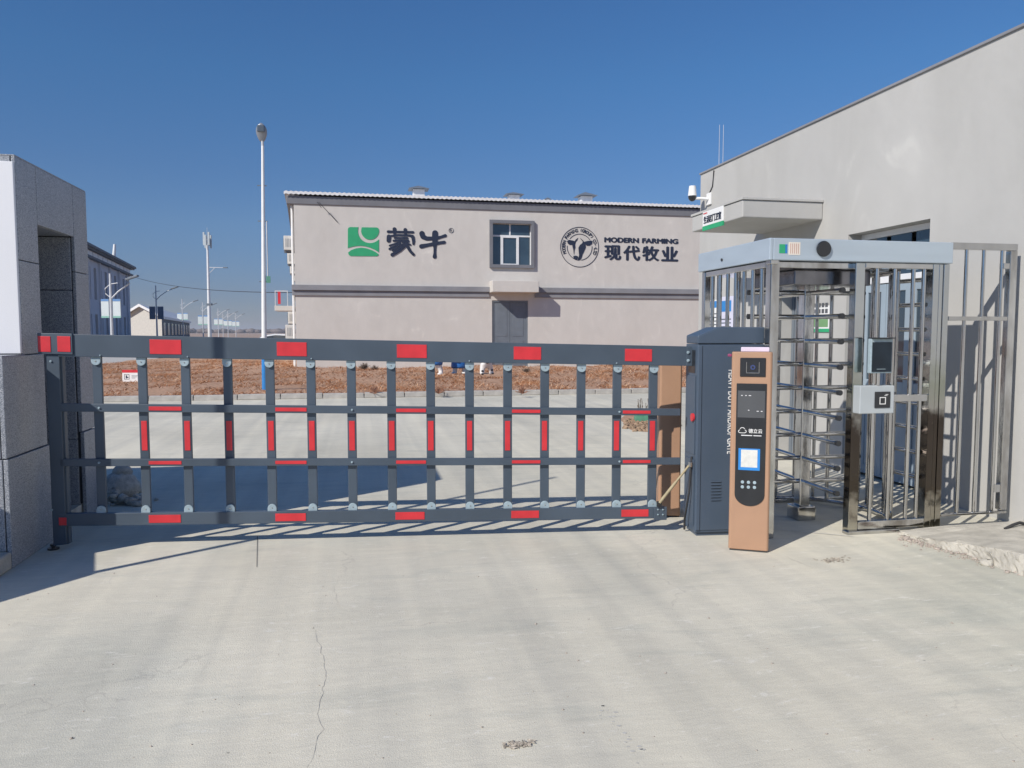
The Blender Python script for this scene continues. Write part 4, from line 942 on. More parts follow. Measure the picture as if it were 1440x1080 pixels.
# camera window
x0, zt1 = kp(1041, 503); x1, zb1 = kp(1076.5, 530)
m = B(x0, x1, -.008, -.0005, zb1, zt1).build('camera_window', BLACK, kio, .006, 3)
xm, zm = (x0 + x1) / 2, (zt1 + zb1) / 2; hw, hh = (x1 - x0) * .26, (zt1 - zb1) * .28
mm = MB(); mm.box(xm - hw, xm + hw, -.012, -.0085, zm - hh - .005, zm - hh); mm.box(xm - hw, xm - hw + .005, -.012, -.0085, zm - hh, zm + hh); mm.box(xm + hw - .005, xm + hw, -.012, -.0085, zm - hh, zm + hh); mm.build('camera_bezel', STEELD, m, .001)
q = MB(); disc(q, (xm, zm), .018, -.0085, -.014, 20); q.build('lens', mat('lens_blue', (.03, .05, .16), .08, coat=1.), m)
q = MB(); disc(q, (xm, zm), .008, -.0141, -.016, 14); q.build('lens_core', BLACK, m)
# long black panel with round foot
x0, zt1 = kp(1036, 539); x1, _ = kp(1078.5, 539); _, zb1 = kp(1053, 711.5); rw = (x1 - x0) / 2
pl = [(x1, zt1), (x0, zt1)] + [(x0 + rw - rw * math.cos(R(t_)), zb1 + rw * .82 - rw * .82 * math.sin(R(t_))) for t_ in range(0, 181, 12)]
pan = MB().prism(pl, -.006, -.0005).build('front_panel', BLACK, kio, .002)
def kb(name, pa, pb, y0, y1, mt, parent=pan, bev=0.):
    a_, b_ = kp(*pa), kp(*pb); return B(a_[0], b_[0], -y1, -y0, b_[1], a_[1]).build(name, mt, parent, bev)
def kpc(px, py): return kp(px, py)
a_ = kp(1038, 549); b_ = kp(1076.5, 588)
B(x0 + .010, x1 - .010, -.0085, -.0061, b_[1], a_[1]).build('display', SCREEN, pan, .001)
xs_ = x0 + .018
for (u, v_, w2_) in ((.12, .82, .05), (.27, .82, .05), (.40, .82, .08), (.38, .28, .05), (.70, .25, .07), (.85, .25, .06)):
    xx = x0 + .01 + (x1 - x0 - .02) * u; zz = b_[1] + (a_[1] - b_[1]) * v_
    B(xx, xx + (x1 - x0) * w2_, -.0092, -.0086, zz - .0025, zz + .0025).build('screen_text', mat('screen_white', (.7, .7, .72), .5), pan)
xmid = (x0 + x1) / 2
_, z_ = kp(1060, 606); txt('maker_name', '德立云', WHITE, T((xmid + .032, -.0062, z_)), .095, .032, pan, .001, .01)
q = MB()  # cloud mark
cxl = xmid - .058
for t0 in range(0, 360, 30):
    pass
arcs = [(cxl, z_ + .006, .019, 20, 160), (cxl - .017, z_ - .005, .012, 90, 300), (cxl + .017, z_ - .005, .012, -120, 90)]
for ax, az, ar, t0, t1 in arcs:
    for j in range(8):
        u0, u1 = R(t0 + (t1 - t0) * j / 8), R(t0 + (t1 - t0) * (j + 1) / 8)
        q.prism([(ax + ar * math.cos(u0), az + ar * math.sin(u0)), (ax + (ar - .004) * math.cos(u0), az + (ar - .004) * math.sin(u0)), (ax + (ar - .004) * math.cos(u1), az + (ar - .004) * math.sin(u1)), (ax + ar * math.cos(u1), az + ar * math.sin(u1))], -.0072, -.0062)
q.box(cxl - .017, cxl + .017, -.0072, -.0062, z_ - .018, z_ - .014)
q.build('cloud_mark', WHITE, pan)
_, z_ = kp(1060, 612.5); B(x0 + .038, x0 + .115, -.0072, -.0062, z_ - .003, z_ + .003).build('slogan_line', mat('screen_white', (.7, .7, .72), .5), pan); B(x0 + .123, x0 + .178, -.0072, -.0062, z_ - .003, z_ + .003).build('slogan_line', mat('screen_white', (.7, .7, .72), .5), pan)
a_ = kp(1039.5, 630); b_ = kp(1070.5, 662); xa, xb = x0 + .022, x1 - .036
st = B(xa, xb, -.009, -.0061, b_[1], a_[1]).build('blue_sticker', mat('sticker_blue', (.03, .23, .62), .4), pan, .001)
B(xa + .018, xb - .018, -.0102, -.0091, b_[1] + .022, a_[1] - .009).build('white_square', mat('label_white', (.66, .66, .62), .5, var=.08, scale=40), st)
for i in range(3):
    for j in range(2):
        q = MB(); disc(q, (xmid + (-1 + i) * .042 - .008, kp(1053, 678 + j * 6.8)[1]), .012, -.0062, -.011, 16); q.build('button', SILV, pan, .002)
# second kiosk behind the gate, side lit
K2 = G(925.5, 727); k2 = kiosk(K2, R(-2) , 'second tan kiosk seen from behind between the gate end and the cabinet', .19, 1.455, .30)
k2.rotation_euler = (0, 0, R(-14))

# ------------------------------------------------------------------ granite sign monument at the left
cor = G(17, 775, .12); XM = cor.x
YM0 = cor.y
mon = root('sign_monument', 'grey granite portal-shaped sign monument with a blank white board at far left', 'monument', (XM, YM0, 0))
def mx(px, py): p = onX(px, py, XM - .02); return p.y - YM0, p.z
DEP = mx(127, 450)[0]; zst2 = onX(17, 645, XM).z; zst1 = onX(21, 500.5, XM).z; HT = onX(23.5, 221, XM - .02).z
WID = 4.2; G_ = .006
YU = (onX(23.5, 221, XM - .02).y + onX(29, 490, XM - .02).y) / 2 - YM0
a1 = mx(54.5, 350)[0]; a2 = mx(104.5, 350)[0]; zl = onX(57, 316, XM).z; zj = onX(29, 365.5, XM).z
core = MB()
core.box(-WID, -.03, .03, a1 - .02, .12, zst1 - .02); core.box(-WID, -.03, YU + .01, a1 - .02, zst1 - .019, HT - .02); core.box(-WID, -.03, a2 + .02, DEP - .03, .12, HT - .02); core.box(-WID, -.03, a1 - .02, a2 + .02, zl + .02, HT - .02)
core.build('core', SEAM, mon)
B(-WID - .1, .0, -.24, -.002, 0, .118).build('footing', ROUGHC, mon, .015); B(-WID, -.04, .0, DEP - .03, 0, .118).build('footing', ROUGHC, mon)
def slab(x0, x1, y0, y1, z0, z1): return B(x0, x1, y0, y1, z0, z1).build('granite_slab', GRAN, mon, .004)
g = G_
# side slabs (right side)
for (z0, z1, off) in ((.12, zst2, .0), (zst2 + g, zst1, -.012)):
    slab(-.03 + off, off, off * -1 + .0, .16, z0, z1) if False else slab(-.03 + off, off, off * -1 + .0, a1 - g, z0 if z0 > .2 else .001, z1)
    slab(-.03 + off, off, a2 + g, DEP, z0 if z0 > .2 else .001, z1)
yt = -.012 * -1 + .012
for (z0, z1) in ((zst1 + g, zj), (zj + g, HT)):
    slab(-.045, -.02, YU, a1 - g, z0, z1); 
slab(-.045, -.02, a2 + g, DEP, zst1 + g, zj - .0); slab(-.045, -.02, a2 + g, DEP, zj + g, HT)
slab(-.045, -.02, a1, a2, zl, HT)
# front slabs
xcur = -.031; n_ = 0
for (z0, z1, yo) in ((.12, zst2, .0), (zst2 + g, zst1, .012)):
    x = -.031 - (0 if yo == 0 else .012)
    while x > -WID:
        L_ = .9; slab(max(x - L_, -WID), x - g, yo, yo + .028, z0, z1); x -= L_
x = -.046
while x > -WID:
    slab(max(x - 1., -WID), x - g, YU, YU + .02, zst1 + g, HT); x -= 1.
# gap faces and soffit
x = -.046
while x > -WID:
    for (z0, z1) in ((.12, zst2 - .06), (zst2 - .06 + g, 1.95), (1.95 + g, zl - g)):
        slab(max(x - 1.1, -WID), x - g, a2 - .008, a2 + .019, z0, z1)
        slab(max(x - 1.1, -WID), x - g, a1 - .019, a1 + .008, z0, z1)
    slab(max(x - 1.1, -WID), x - g, a1 + .009, a2 - .009, zl, zl + .019)
    x -= 1.1
slab(-WID, -.046, DEP - .029, DEP, .12, HT); slab(-WID, -.021, YU + .001, DEP - .001, HT + .001, HT + .012); slab(-WID, -.015, .013, YU + .02, zst1 + .0005, zst1 + .006 - .0005)
# white board on the front
bt = onY(20, 227, YM0 + YU - .03).z; bx = onY(25, 360, YM0 + YU - .03).x - XM
B(-WID + .2, min(bx, -.022), YU - .03, YU - .001, zst1 + .012, bt).build('white_board', WBOARD, mon, .004)

wb_ = MB(); wb_.prism([(-3.75, 3.66), (-3.08, 4.51), (-3.26, 5.10), (-4.3, 5.1), (-4.9, 4.0)], 0, 1.2, axis='z'); tag(wb_.build('shadow_block', GRAN, bevel=.01), 'unseen grey granite block added to shade the ground in front of the sign monument', 'plinth')  # added out-of-view block, footprint shaped by the ground shadow it casts
fp_ = root('shadow_pole', 'unseen galvanised pole added to cast a thin shadow beside the sign monument', 'pole', (-3.33, 4.39, 1.2))  # added out-of-view pole, there for its thin shadow across the gate
MB().tube([(0, 0, 0), (0, 0, 3.6)], .03, 12, .026).build('pole', GALV, fp_); MB().tube([(0, 0, 0.001), (0, 0, .02)], .09, 16).build('shadow_pole_flange', GALV, fp_)  # shaft and foot of the added out-of-view shadow pole

# ------------------------------------------------------------------ stone heap by the monument, in its shade
p = G(163, 708); hp = root('rubble_sack', 'slumped woven sack of rubble in the shade behind the monument', 'sack', (p.x, p.y, 0))
SACK = mat('woven_sack', (.46, .45, .41), .9, var=.25, scale=20, bump=1., bscale=60)
MB().ball((0, .15, .12), .17, .17, .15, 26, 16, .16, 3).build('sack_body', SACK, hp)
MB().ball((.02, .17, .27), .09, .08, .07, 14, 8, .15, 5).build('sack_neck', SACK, hp)
rb_ = MB(); rnd = random.Random(14)
for i in range(70):
    s_ = rnd.uniform(.012, .045); x_, y_ = rnd.gauss(.08, .13), rnd.gauss(.02, .09); rb_.ball((x_, y_, s_ * .5 + max(0, .10 - abs(x_) * .5) * rnd.random()), s_ * 1.3, s_, s_ * .8, 6, 4, .7, i)
stuff(rb_.build('spilled_rubble', SACK, hp))

# ------------------------------------------------------------------ raised broken slab at the right
def broken_slab():
    H = .10; rnd = random.Random(2)
    lip = [(1266, 747), (1290, 754), (1325, 761), (1360, 765), (1400, 771), (1440, 779), (1500, 793), (1620, 822)]
    foot = [(1264, 753), (1290, 760), (1327, 773), (1357, 780), (1403, 798), (1440, 811), (1500, 835), (1620, 880)]
    back = [(1640, 735), (1440, 732), (1330, 739), (1290, 743)]
    def dense(L, n=9):
        out = []
        for i in range(len(L) - 1):
            for k in range(n): t_ = k / n; out.append((L[i][0] + (L[i + 1][0] - L[i][0]) * t_, L[i][1] + (L[i + 1][1] - L[i][1]) * t_))
        return out + [L[-1]]
    dl, df = dense(lip), dense(foot); N = len(dl); rows = []
    HH = [min(.12, max(.012, EYE * (1 - (dl[i][1] - 467) / (df[i][1] - 467)) * .85)) for i in range(N)]
    for q in range(6):
        t_ = q / 5; row = []
        for i in range(N):
            a_, b_ = G(*dl[i], HH[i]), G(*df[i], 0); H = HH[i]; j = .010 if 0 < q < 5 else .006
            zz = H * (1 - t_ ** 1.3); p = a_.lerp(b_, t_); row.append((p.x + rnd.uniform(-j, j), p.y + rnd.uniform(-j, j), max(0, zz + rnd.uniform(-j, j) * .8 if q else H + rnd.uniform(-.003, .002))))
        rows.append(row)
    m = MB(); vs = [v for r_ in rows for v in r_]
    fs = [(q * N + i, q * N + i + 1, (q + 1) * N + i + 1, (q + 1) * N + i) for q in range(5) for i in range(N - 1)]
    bk = [G(*p, h) for p, h in zip(back, (.11, .10, .05, .03))]; nb = len(vs); vs += [tuple(p) for p in bk]
    fs.append(tuple(range(N)) + tuple(range(nb, nb + len(bk))))
    m.add(vs, fs); o = m.build('raised_slab', ROUGHC); struct(o)
    bb = MB().ball((0, 0, 0), .075, .05, .04, 9, 6, .5, 4).build('concrete_chunk', ROUGHC, o); p = G(1345, 772); bb.location = (p.x, p.y, .03)
    bb = MB().ball((0, 0, 0), .05, .04, .03, 9, 6, .6, 7).build('concrete_chunk', ROUGHC, o); p = G(1388, 795); bb.location = (p.x, p.y, .015)
broken_slab()
def debris():
    m = MB(); rnd = random.Random(9)
    for i in range(520):
        t_ = rnd.random(); px = 1262 + t_ * 190; py = 752 + t_ * 44 + (t_ ** 2) * 8 + rnd.gauss(0, 3.5) + 4
        p = G(px, py); s = abs(rnd.gauss(0, .006)) + .002; m.ball((p.x, p.y, s * .4), s * rnd.uniform(.7, 1.8), s, s * .6, 6, 4, .5, i)
    for i in range(130):
        px = rnd.uniform(0, 1440); py = rnd.uniform(790, 1075); p = G(px, py); s = abs(rnd.gauss(0, .0022)) + .0012
        m.ball((p.x, p.y, s * .4), s * 1.4, s, s * .6, 5, 3, .5, i)
    return stuff(m.build('gravel_crumbs', mat('crumbs', (.40, .345, .30), .9, var=.3, scale=60)))
debris()
# flattened dead leaf clump near the bottom edge
def leaves(px, py, n, sp, name, seed):
    m = MB(); rnd = random.Random(seed); c = G(px, py)
    for i in range(n):
        x, y = c.x + rnd.gauss(0, sp), c.y + rnd.gauss(0, sp * .45); a_ = rnd.random() * 6.3; L_ = rnd.uniform(.006, .02)
        d = Vector((math.cos(a_), math.sin(a_), 0)) * L_; n_ = Vector((-d.y, d.x, 0)) * .35; p = Vector((x, y, .003))
        m.add([p - d, p + n_ + UP * .003, p + d + UP * rnd.uniform(0, .006), p - n_], [(0, 1, 2, 3)])
    return stuff(m.build(name, mat('dead_leaf', (.42, .37, .30), .9, var=.4, scale=60)))
leaves(727, 1048, 95, .026, 'leaf_litter', 4); leaves(1170, 788, 90, .05, 'leaf_litter', 6)

# cable on the slab near the fence foot
pp = [G(1413, 744, .09), G(1425, 738, .12), G(1434, 735, .13), G(1450, 739, .11), G(1475, 741, .095)]
tag(MB().tube(pp, .012, 8).build('loose_cable', RUBBER), 'short black cable lying at the foot of the steel fence panel', 'cable')

# ------------------------------------------------------------------ tall lamp post in the grass bed
def tall_lamp():
    b = G(373, 553.5); D = b.dot(FWD); r = root('street_lamp', 'tall white street lamp with blue lower pole standing in the grass bed', 'street lamp', b)
    zt_ = atD(371, 205, D).z; zb2 = 1.05
    zb2 = atD(373, 478, D).z
    MB().tube([(0, 0, 0), (0, 0, 1.15)], .078, 16, .074).build('blue_base', BLUE, r)
    MB().tube([(0, 0, 1.151), (.03, 0, zt_ * .55), (.07, 0, zt_)], .068, 16, .036).build('pole', WHITE, r)
    zl = atD(368, 188, D).z
    # egg-shaped head tilted towards the road, lens facing us
    m = MB(); c = Vector((.06, -.10, zl)); nu, nv = 20, 10; vs = []; fs = []
    for j in range(nv + 1):
        t_ = j / nv; ww = .175 * math.sin(math.pi * min(1, t_ * .93 + .07)) ** .6 * (.55 + .45 * t_) if 0 < j < nv else .02
        for i in range(nu):
            ph = 2 * math.pi * i / nu; vs.append((c.x + ww * math.cos(ph), c.y - .18 * (t_ - .5) + ww * .42 * math.sin(ph), c.z - .22 + .44 * t_))
    for j in range(nv):
        for i in range(nu): fs.append((j * nu + i, j * nu + (i + 1) % nu, (j + 1) * nu + (i + 1) % nu, (j + 1) * nu + i))
    fs += [tuple(range(nu)), tuple(range(nv * nu, nv * nu + nu))]
    m.add(vs, fs, True); hd = m.build('lamp_head', mat('lamp_grey', (.30, .32, .36), .4, .3), r)
    B(c.x - .095, c.x + .095, c.y - .165, c.y - .10, c.z - .02, c.z + .16).build('lens', mat('lamp_lens', (.10, .12, .14), .15, coat=.6), hd, .03, 3)
    MB().tube([(.07, 0, zt_), (.068, -.02, zt_ + .1), (.06, -.02, zl - .18)], .036, 12, .03).build('neck', GALV, r)
    # slim conduit and clamps
    z1_ = atD(373, 311, D).z; z2_ = atD(373, 396, D).z
    MB().tube([(.125, 0, z2_), (.125, 0, z1_)], .016, 8).build('conduit', GALV, r)
    for z in (z1_, z2_, z1_ + .9):
        MB().box(-.09, .15, -.008, .008, z - .012, z + .012).build('clamp', DOORG, r)
    B(.09, .19, -.02, .02, z2_ - .03, z2_ + .14).build('junction_tag', mat('tag_green', (.10, .28, .20), .6), r)
tall_lamp()

# ------------------------------------------------------------------ distant street lamps with banner panels
BANW = mat('banner_white', (.60, .66, .66), .6, var=.06, scale=1); BANB = mat('banner_blue', (.12, .26, .50), .6); BAND = mat('banner_back', (.14, .20, .28), .6); BANG = mat('banner_green', (.25, .48, .40), .6)
def road_lamp(px, ptop, H, bt_, bb_, half, label, dark=False, arm=1.):
    D = (H - EYE) * F / (467 - ptop); b = atD(px, 470, D); b.z = 0
    r = root('street_lamp', label, 'street lamp', b, -YAW, 'street lamps with banner panels along the road')
    MB().tube([(0, 0, -.05), (0, 0, H)], .11, 10, .065).build('pole', GALV, r)
    L_ = 1.9 * arm; 
    MB().tube([(0, 0, H - 1.7), (.5, 0, H - 1.2), (1.3, 0, H - .65), (L_, 0, H - .42)], .05, 8, .04).build('arm', GALV, r)
    MB().tube([(0, 0, H - 1.6), (-.32, 0, H - 1.35), (-.36, 0, H - 1.0), (0, 0, H - .7), (.5, 0, H - .62)], .03, 6).build('scroll', GALV, r)
    M = T((L_ - .1, 0, H - .42)) @ Matrix.Rotation(R(-18), 4, 'Y')
    MB().box(0, .85, -.15, .15, -.04, .08, M).build('lamp_head', DOORG, r, .02)
    zt1, zb1 = atD(px, bt_, D).z, atD(px, bb_, D).z; hw = half / F * D; gap = .14
    for s in (-1, 1):
        x0, x1 = sorted((s * gap, s * hw)); 
        p = B(x0, x1, -.04, .04, zb1, zt1).build('banner_panel', BAND if dark else BANW, r, .01)
        if not dark:
            B(x0, x1, -.05, -.041, zt1 - .12 * (zt1 - zb1), zt1).build('banner_heading', BANB, p); B(x0, x1, -.05, -.041, zb1, zb1 + .1 * (zt1 - zb1)).build('banner_foot', BANG, p)
    return r
road_lamp(157.5, 385.5, 5.5, 420.5, 447, 13.5, 'nearest distant street lamp with pair of white banner panels before the dark building', False, .62)
road_lamp(221, 402, 7, 431, 449, 9.8, 'distant street lamp with dark-backed banner panels in front of the low white building', True)
road_lamp(257.5, 421, 7, 440, 450, 7.5, 'street lamp rising behind the right end of the low white building')
road_lamp(286, 425.5, 7, 443.5, 457, 7, 'street lamp with pale banners immediately left of the antenna mast', False)
road_lamp(307.5, 434, 7, 448, 457, 6, 'first street lamp with banners right of the antenna mast')
road_lamp(314, 440.5, 7, 449.8, 457.2, 2.5, 'thin far lamp behind the first one right of the mast', False)
road_lamp(321, 437.5, 7, 450.5, 458.5, 5.3, 'second far street lamp with banners right of the antenna mast')
road_lamp(332, 440.5, 7, 451.5, 459, 5, 'farthest street lamp of the row, rightmost one')

# antenna mast
def mast():
    D = 120.; b = atD(295, 470, D); b.z = 0; r = root('antenna_mast', 'tall slim white mobile antenna mast with side lamp arm', 'antenna mast', b, -YAW)
    zt_ = atD(295, 345, D).z
    MB().tube([(0, 0, -.1), (0, 0, zt_)], .30, 12, .15).build('pole', WHITE, r); MB().tube([(0, 0, zt_), (0, 0, atD(295, 320, D).z)], .05, 6, .02).build('lightning_rod', GALV, r)
    for i in range(6):
        a_ = i * math.pi / 3 + .3; x, y = .5 * math.cos(a_), .5 * math.sin(a_); z0 = atD(295, 349 - (i % 2) * 4, D).z
        B(x - .13, x + .13, y - .08, y + .08, z0, z0 + 2.0).build('antenna_panel', mat('antenna_grey', (.45, .50, .52), .5), r, .02)
        MB().tube([(0, 0, z0 + .9), (x, y, z0 + .9)], .04, 6).build('panel_bracket', GALV, r)
    z = atD(295, 376, D).z; L_ = 27 / F * D
    MB().tube([(0, 0, z), (L_ * .8, 0, z - .05)], .06, 8, .05).build('lamp_arm', GALV, r); MB().tube([(.2, 0, z - .9), (L_ * .35, 0, z - .05)], .04, 6).build('arm_brace', GALV, r)
    B(L_ * .78, L_, -.15, .15, z - .12, z + .05).build('lamp_head', DOORG, r, .02)
    z = atD(295, 428, D).z; B(-.3, .45, -.3, .3, z - .15, z + .15).build('clamp_ring', DOORG, r, .02)
mast()

# ------------------------------------------------------------------ dark two-storey building, left distance
def office():
    a_ = atD(184.5, 470, 88.); b_ = atD(126, 470, 66.5); a_.z = b_.z = 0
    d = (b_ - a_); L0 = d.length; d.normalize(); n = Vector((d.y, -d.x, 0))    # local x runs towards us
    ang = math.atan2(d.y, d.x)
    r = root('office_building', 'shaded grey two-storey building with white parapet panels at left distance', 'building', a_, ang)
    # outward side is local +y or -y: choose the side facing the camera
    sgn = 1 if (-(a_)).dot(Vector((-d.y, d.x, 0))) > 0 else -1
    Lb = L0 + 12; Wd = 13
    def q(name, x0, x1, y0, y1, z0, z1, mt, parent=None, bev=0.): return B(x0, x1, sgn * y0, sgn * y1, z0, z1).build(name, mt, parent or r, bev)
    ztop = atD(184.5, 376, 88).z; zled = atD(184.5, 388.5, 88).z
    wins = []; rows = ((.9, zled * .40 + .3), (zled * .60, zled - .35))
    x = .9; pitch = 2.55
    while x < Lb - 1.5: wins.append(x); x += pitch
    rows = ((1.0, 3.2), (4.5, zled - .6))
    m = MB()
    def wb(x0, x1, z0, z1): m.box(x0, x1, min(0, sgn * -.35), max(0, sgn * -.35), z0, z1)
    zs_ = [0, rows[0][0], rows[0][1], rows[1][0], rows[1][1], zled]
    wb(0, Lb, zs_[0], zs_[1]); wb(0, Lb, zs_[2], zs_[3]); wb(0, Lb, zs_[4], zs_[5])
    for (z0, z1) in rows:
        e = 0.
        for wx in wins: wb(e, wx, z0, z1); e = wx + 1.15
        wb(e, Lb, z0, z1)
    m.box(0, .3, *sorted((sgn * -.35, sgn * -Wd)), 0, zled); m.box(Lb - .3, Lb, *sorted((sgn * -.35, sgn * -Wd)), 0, zled); m.box(.3, Lb - .3, *sorted((sgn * -Wd + .3 * sgn, sgn * -Wd)), 0, zled)
    m.build('wall', FARW, r)
    for (z0, z1) in rows:
        for wx in wins:
            w_ = q('window', wx + .001, wx + 1.149, -.2, -.28, z0 + .001, z1 - .001, FARD)
            q('pane', wx + .08, wx + 1.07, -.18, -.199, z0 + .08, z1 - .08, FARG, w_)
    for wx in wins[::2]: q('pier', wx + 1.35, wx + 1.6, .001, .18, 0, zled - .001, FARW)
    q('ledge', -.35, Lb + .3, .4, -Wd, zled + .001, zled + .22, FARD, bev=.02)
    q('parapet', -.0, Lb, .1, -.1, zled + .221, ztop - .26, FARW)
    x = .3
    while x < Lb - 2: q('parapet_panel', x, x + 1.9, .101, .14, zled + .24, ztop - .3, WHITE); x += 2.3
    q('cornice', -.9, Lb + .5, 0.45, -Wd, ztop - .25, ztop - .12, FARD, bev=.02); q('cornice', -1.0, Lb + .5, 0.62, -Wd, ztop - .119, ztop + .12, FARD, bev=.02)
    p = Vector((2.4, sgn * -1.2, ztop)); MB().tube([p, p + Vector((-.0, sgn * .2, 2.3))], .22, 10, .14).build('roof_flue', WHITE, r)
office()
# ------------------------------------------------------------------ low white building
def low_building():
    a_ = atD(228, 470, 100.); b_ = atD(184, 470, 104.); c_ = atD(267, 470, 150.)
    for v in (a_, b_, c_): v.z = 0
    r = root('low_building', 'low cream gabled shed with dark windowed side in the left distance', 'building', a_, 0)
    f = (b_ - a_); s = (c_ - a_); ze = atD(228, 448, 100).z; zr = atD(200, 431, 102).z
    def P(u, v, z): q = f * u + s * v; return (q.x, q.y, z)
    U = 1.35
    m = MB(); m.add([P(0, 0, 0), P(U, 0, 0), P(U, 0, ze), P(U * .5, 0, zr), P(0, 0, ze)], [(0, 1, 2, 3, 4)]); 
    m.add([P(0, 1, 0), P(U, 1, 0), P(U, 1, ze), P(U * .5, 1, zr), P(0, 1, ze)], [(4, 3, 2, 1, 0)]); m.add([P(U, 0, 0), P(U, 1, 0), P(U, 1, ze), P(U, 0, ze)], [(0, 1, 2, 3)])
    m.build('gable_wall', mat('cream_wall', (.52, .50, .46), .8), r)
    MB().add([P(0, 0, 0), P(0, 1, 0), P(0, 1, ze), P(0, 0, ze)], [(0, 1, 2, 3)]).build('side_wall', FARD, r)
    n = 9
    for k in range(n):
        v0, v1 = (k + .3) / n, (k + .75) / n; m = MB(); vs = [P(-.004, v0, ze * .35), P(-.004, v1, ze * .35), P(-.004, v1, ze * .85), P(-.004, v0, ze * .85)]; vs2 = [P(-.012, v0, ze * .35), P(-.012, v1, ze * .35), P(-.012, v1, ze * .85), P(-.012, v0, ze * .85)]
        m.add(vs + vs2, [(0, 1, 2, 3), (7, 6, 5, 4), (0, 4, 5, 1), (1, 5, 6, 2), (2, 6, 7, 3), (3, 7, 4, 0)]); m.build('window', FARG, r)
    e = .06; h = .35; m = MB()
    vs = [P(-.05, -.02, ze - .05), P(-.05, 1.02, ze - .05), P(U * .5, 1.02, zr), P(U * .5, -.02, zr), P(U + .05, -.02, ze - .05), P(U + .05, 1.02, ze - .05)]
    vs += [(x, y, z + h) for x, y, z in vs]
    m.add(vs, [(0, 1, 2, 3), (3, 2, 5, 4), (6, 9, 8, 7), (9, 10, 11, 8), (0, 6, 7, 1), (4, 5, 11, 10), (0, 3, 9, 6), (3, 4, 10, 9), (1, 7, 8, 2), (2, 8, 11, 5)]); m.build('roof', ROOFW, r)
low_building()

# overhead wire from the office building to the long building
p0 = atD(184, 388, 86); p1 = atD(413, 411.5, 36); N = 24; pts = [p0.lerp(p1, i / N) - UP * (.9 * 4 * (i / N) * (1 - i / N) * .5) for i in range(N + 1)]
tag(MB().tube(pts, .018, 5).build('overhead_wire', RUBBER), 'thin dark overhead wire strung between the office and the long building', 'wire')

# ------------------------------------------------------------------ white car left of the long building
def car():
    c = atD(391, 470, 46); c.z = 0
    r = root('parked_car', 'white parked saloon car of which only the roof shows beside the building', 'car', c, R(8))
    CARW = mat('car_white', (.72, .73, .75), .25, coat=1.)
    prof = [(-2.2, .35), (-2.25, .75), (-2.1, .92), (-1.45, 1.0), (-.85, 1.40), (-.2, 1.50), (.5, 1.47), (1.15, 1.12), (1.35, 1.02), (2.1, .9), (2.25, .7), (2.25, .35)]
    m = MB(); n = len(prof); secs = ((-.86, .93), (-.80, 1.), (.80, 1.), (.86, .93)); vs = []
    for y, k in secs:
        for x, z in prof:
            yy = y * (1 - .22 * max(0, (z - .95) / .55)); vs.append((x * (.985 if k < 1 else 1), yy, .35 + (z - .35) * (1 if k == 1 else .97)))
    fs = [tuple(range(n)), tuple(range(4 * n - 1, 3 * n - 1, -1))] + [(s * n + i, s * n + (i + 1) % n, (s + 1) * n + (i + 1) % n, (s + 1) * n + i) for s in range(3) for i in range(n)]
    m.add(vs, fs); m.build('body', CARW, r, .03)
    for s in (-1, 1):
        pl = [(-1.3, 1.02), (-.83, 1.33), (-.2, 1.42), (.45, 1.39), (1.0, 1.08)]; m = MB(); m.prism(pl, s * .66, s * .835); m.build('side_window', GLASS, r)
        for x in (-1.4, 1.4):
            w_ = MB().tube([(x, s * .66, .33), (x, s * .88, .33)], .33, 20).build('wheel', RUBBER, r); MB().tube([(x, s * .881, .33), (x, s * .89, .33)], .2, 16).build('rim', SILV, w_)
    for s in (-1, 1):
        B(2.2, 2.27, s * .5 - .15, s * .5 + .15, .68, .8).build('headlight', SILV, r, .01); B(-2.28, -2.2, s * .55 - .14, s * .55 + .14, .72, .84).build('tail_light', RED, r, .01)
car()

# ------------------------------------------------------------------ small things in the grass bed
def grass_sign():
    D = G(184, 553).dot(FWD) + 2.6; a_ = atD(172, 537, D); b_ = atD(197.5, 520, D)
    r = root('warning_sign', 'small white warning sign with red heading standing in the dry grass', 'sign', (0, 0, 0), 0)
    b0 = atD(185, 530, D); r.location = (b0.x, b0.y, 0); r.rotation_euler = (0, 0, -YAW)
    hw = 12.75 / F * D; z0, z1 = a_.z, b_.z
    p = B(-hw, hw, -.015, 0, z0, z1).build('panel', WHITE, r, .003)
    B(-hw, hw, -.018, -.0155, z1 - .085, z1).build('red_heading', RED, p)
    x0 = -hw + .06; m = MB(); zc = (z0 + z1) / 2 - .03; s = .075; m.box(x0, x0 + 2 * s, -.018, -.0155, zc - s, zc - s + .012); m.box(x0, x0 + 2 * s, -.018, -.0155, zc + s - .012, zc + s); m.box(x0, x0 + .012, -.018, -.0155, zc - s + .012, zc + s - .012); m.box(x0 + 2 * s - .012, x0 + 2 * s, -.018, -.0155, zc - s + .012, zc + s - .012)
    m.box(x0 + s - .03, x0 + s + .01, -.018, -.0155, zc - .045, zc + .045); m.box(x0 + s + .015, x0 + s + .045, -.018, -.0155, zc - .03, zc + .0)
    m.build('pictogram', NAVY, p)
    m = MB()
    for k in range(3): m.box(x0 + .22, hw - .05 - .05 * k, -.018, -.0155, zc + .03 - k * .035, zc + .04 - k * .035)
    m.build('text_lines', NAVY, p)
    for s in (-1, 1): MB().tube([(s * hw * .6, .012, -.02), (s * hw * .6, .012, z1 - .02)], .012, 6).build('stake', GALV, r)
grass_sign()

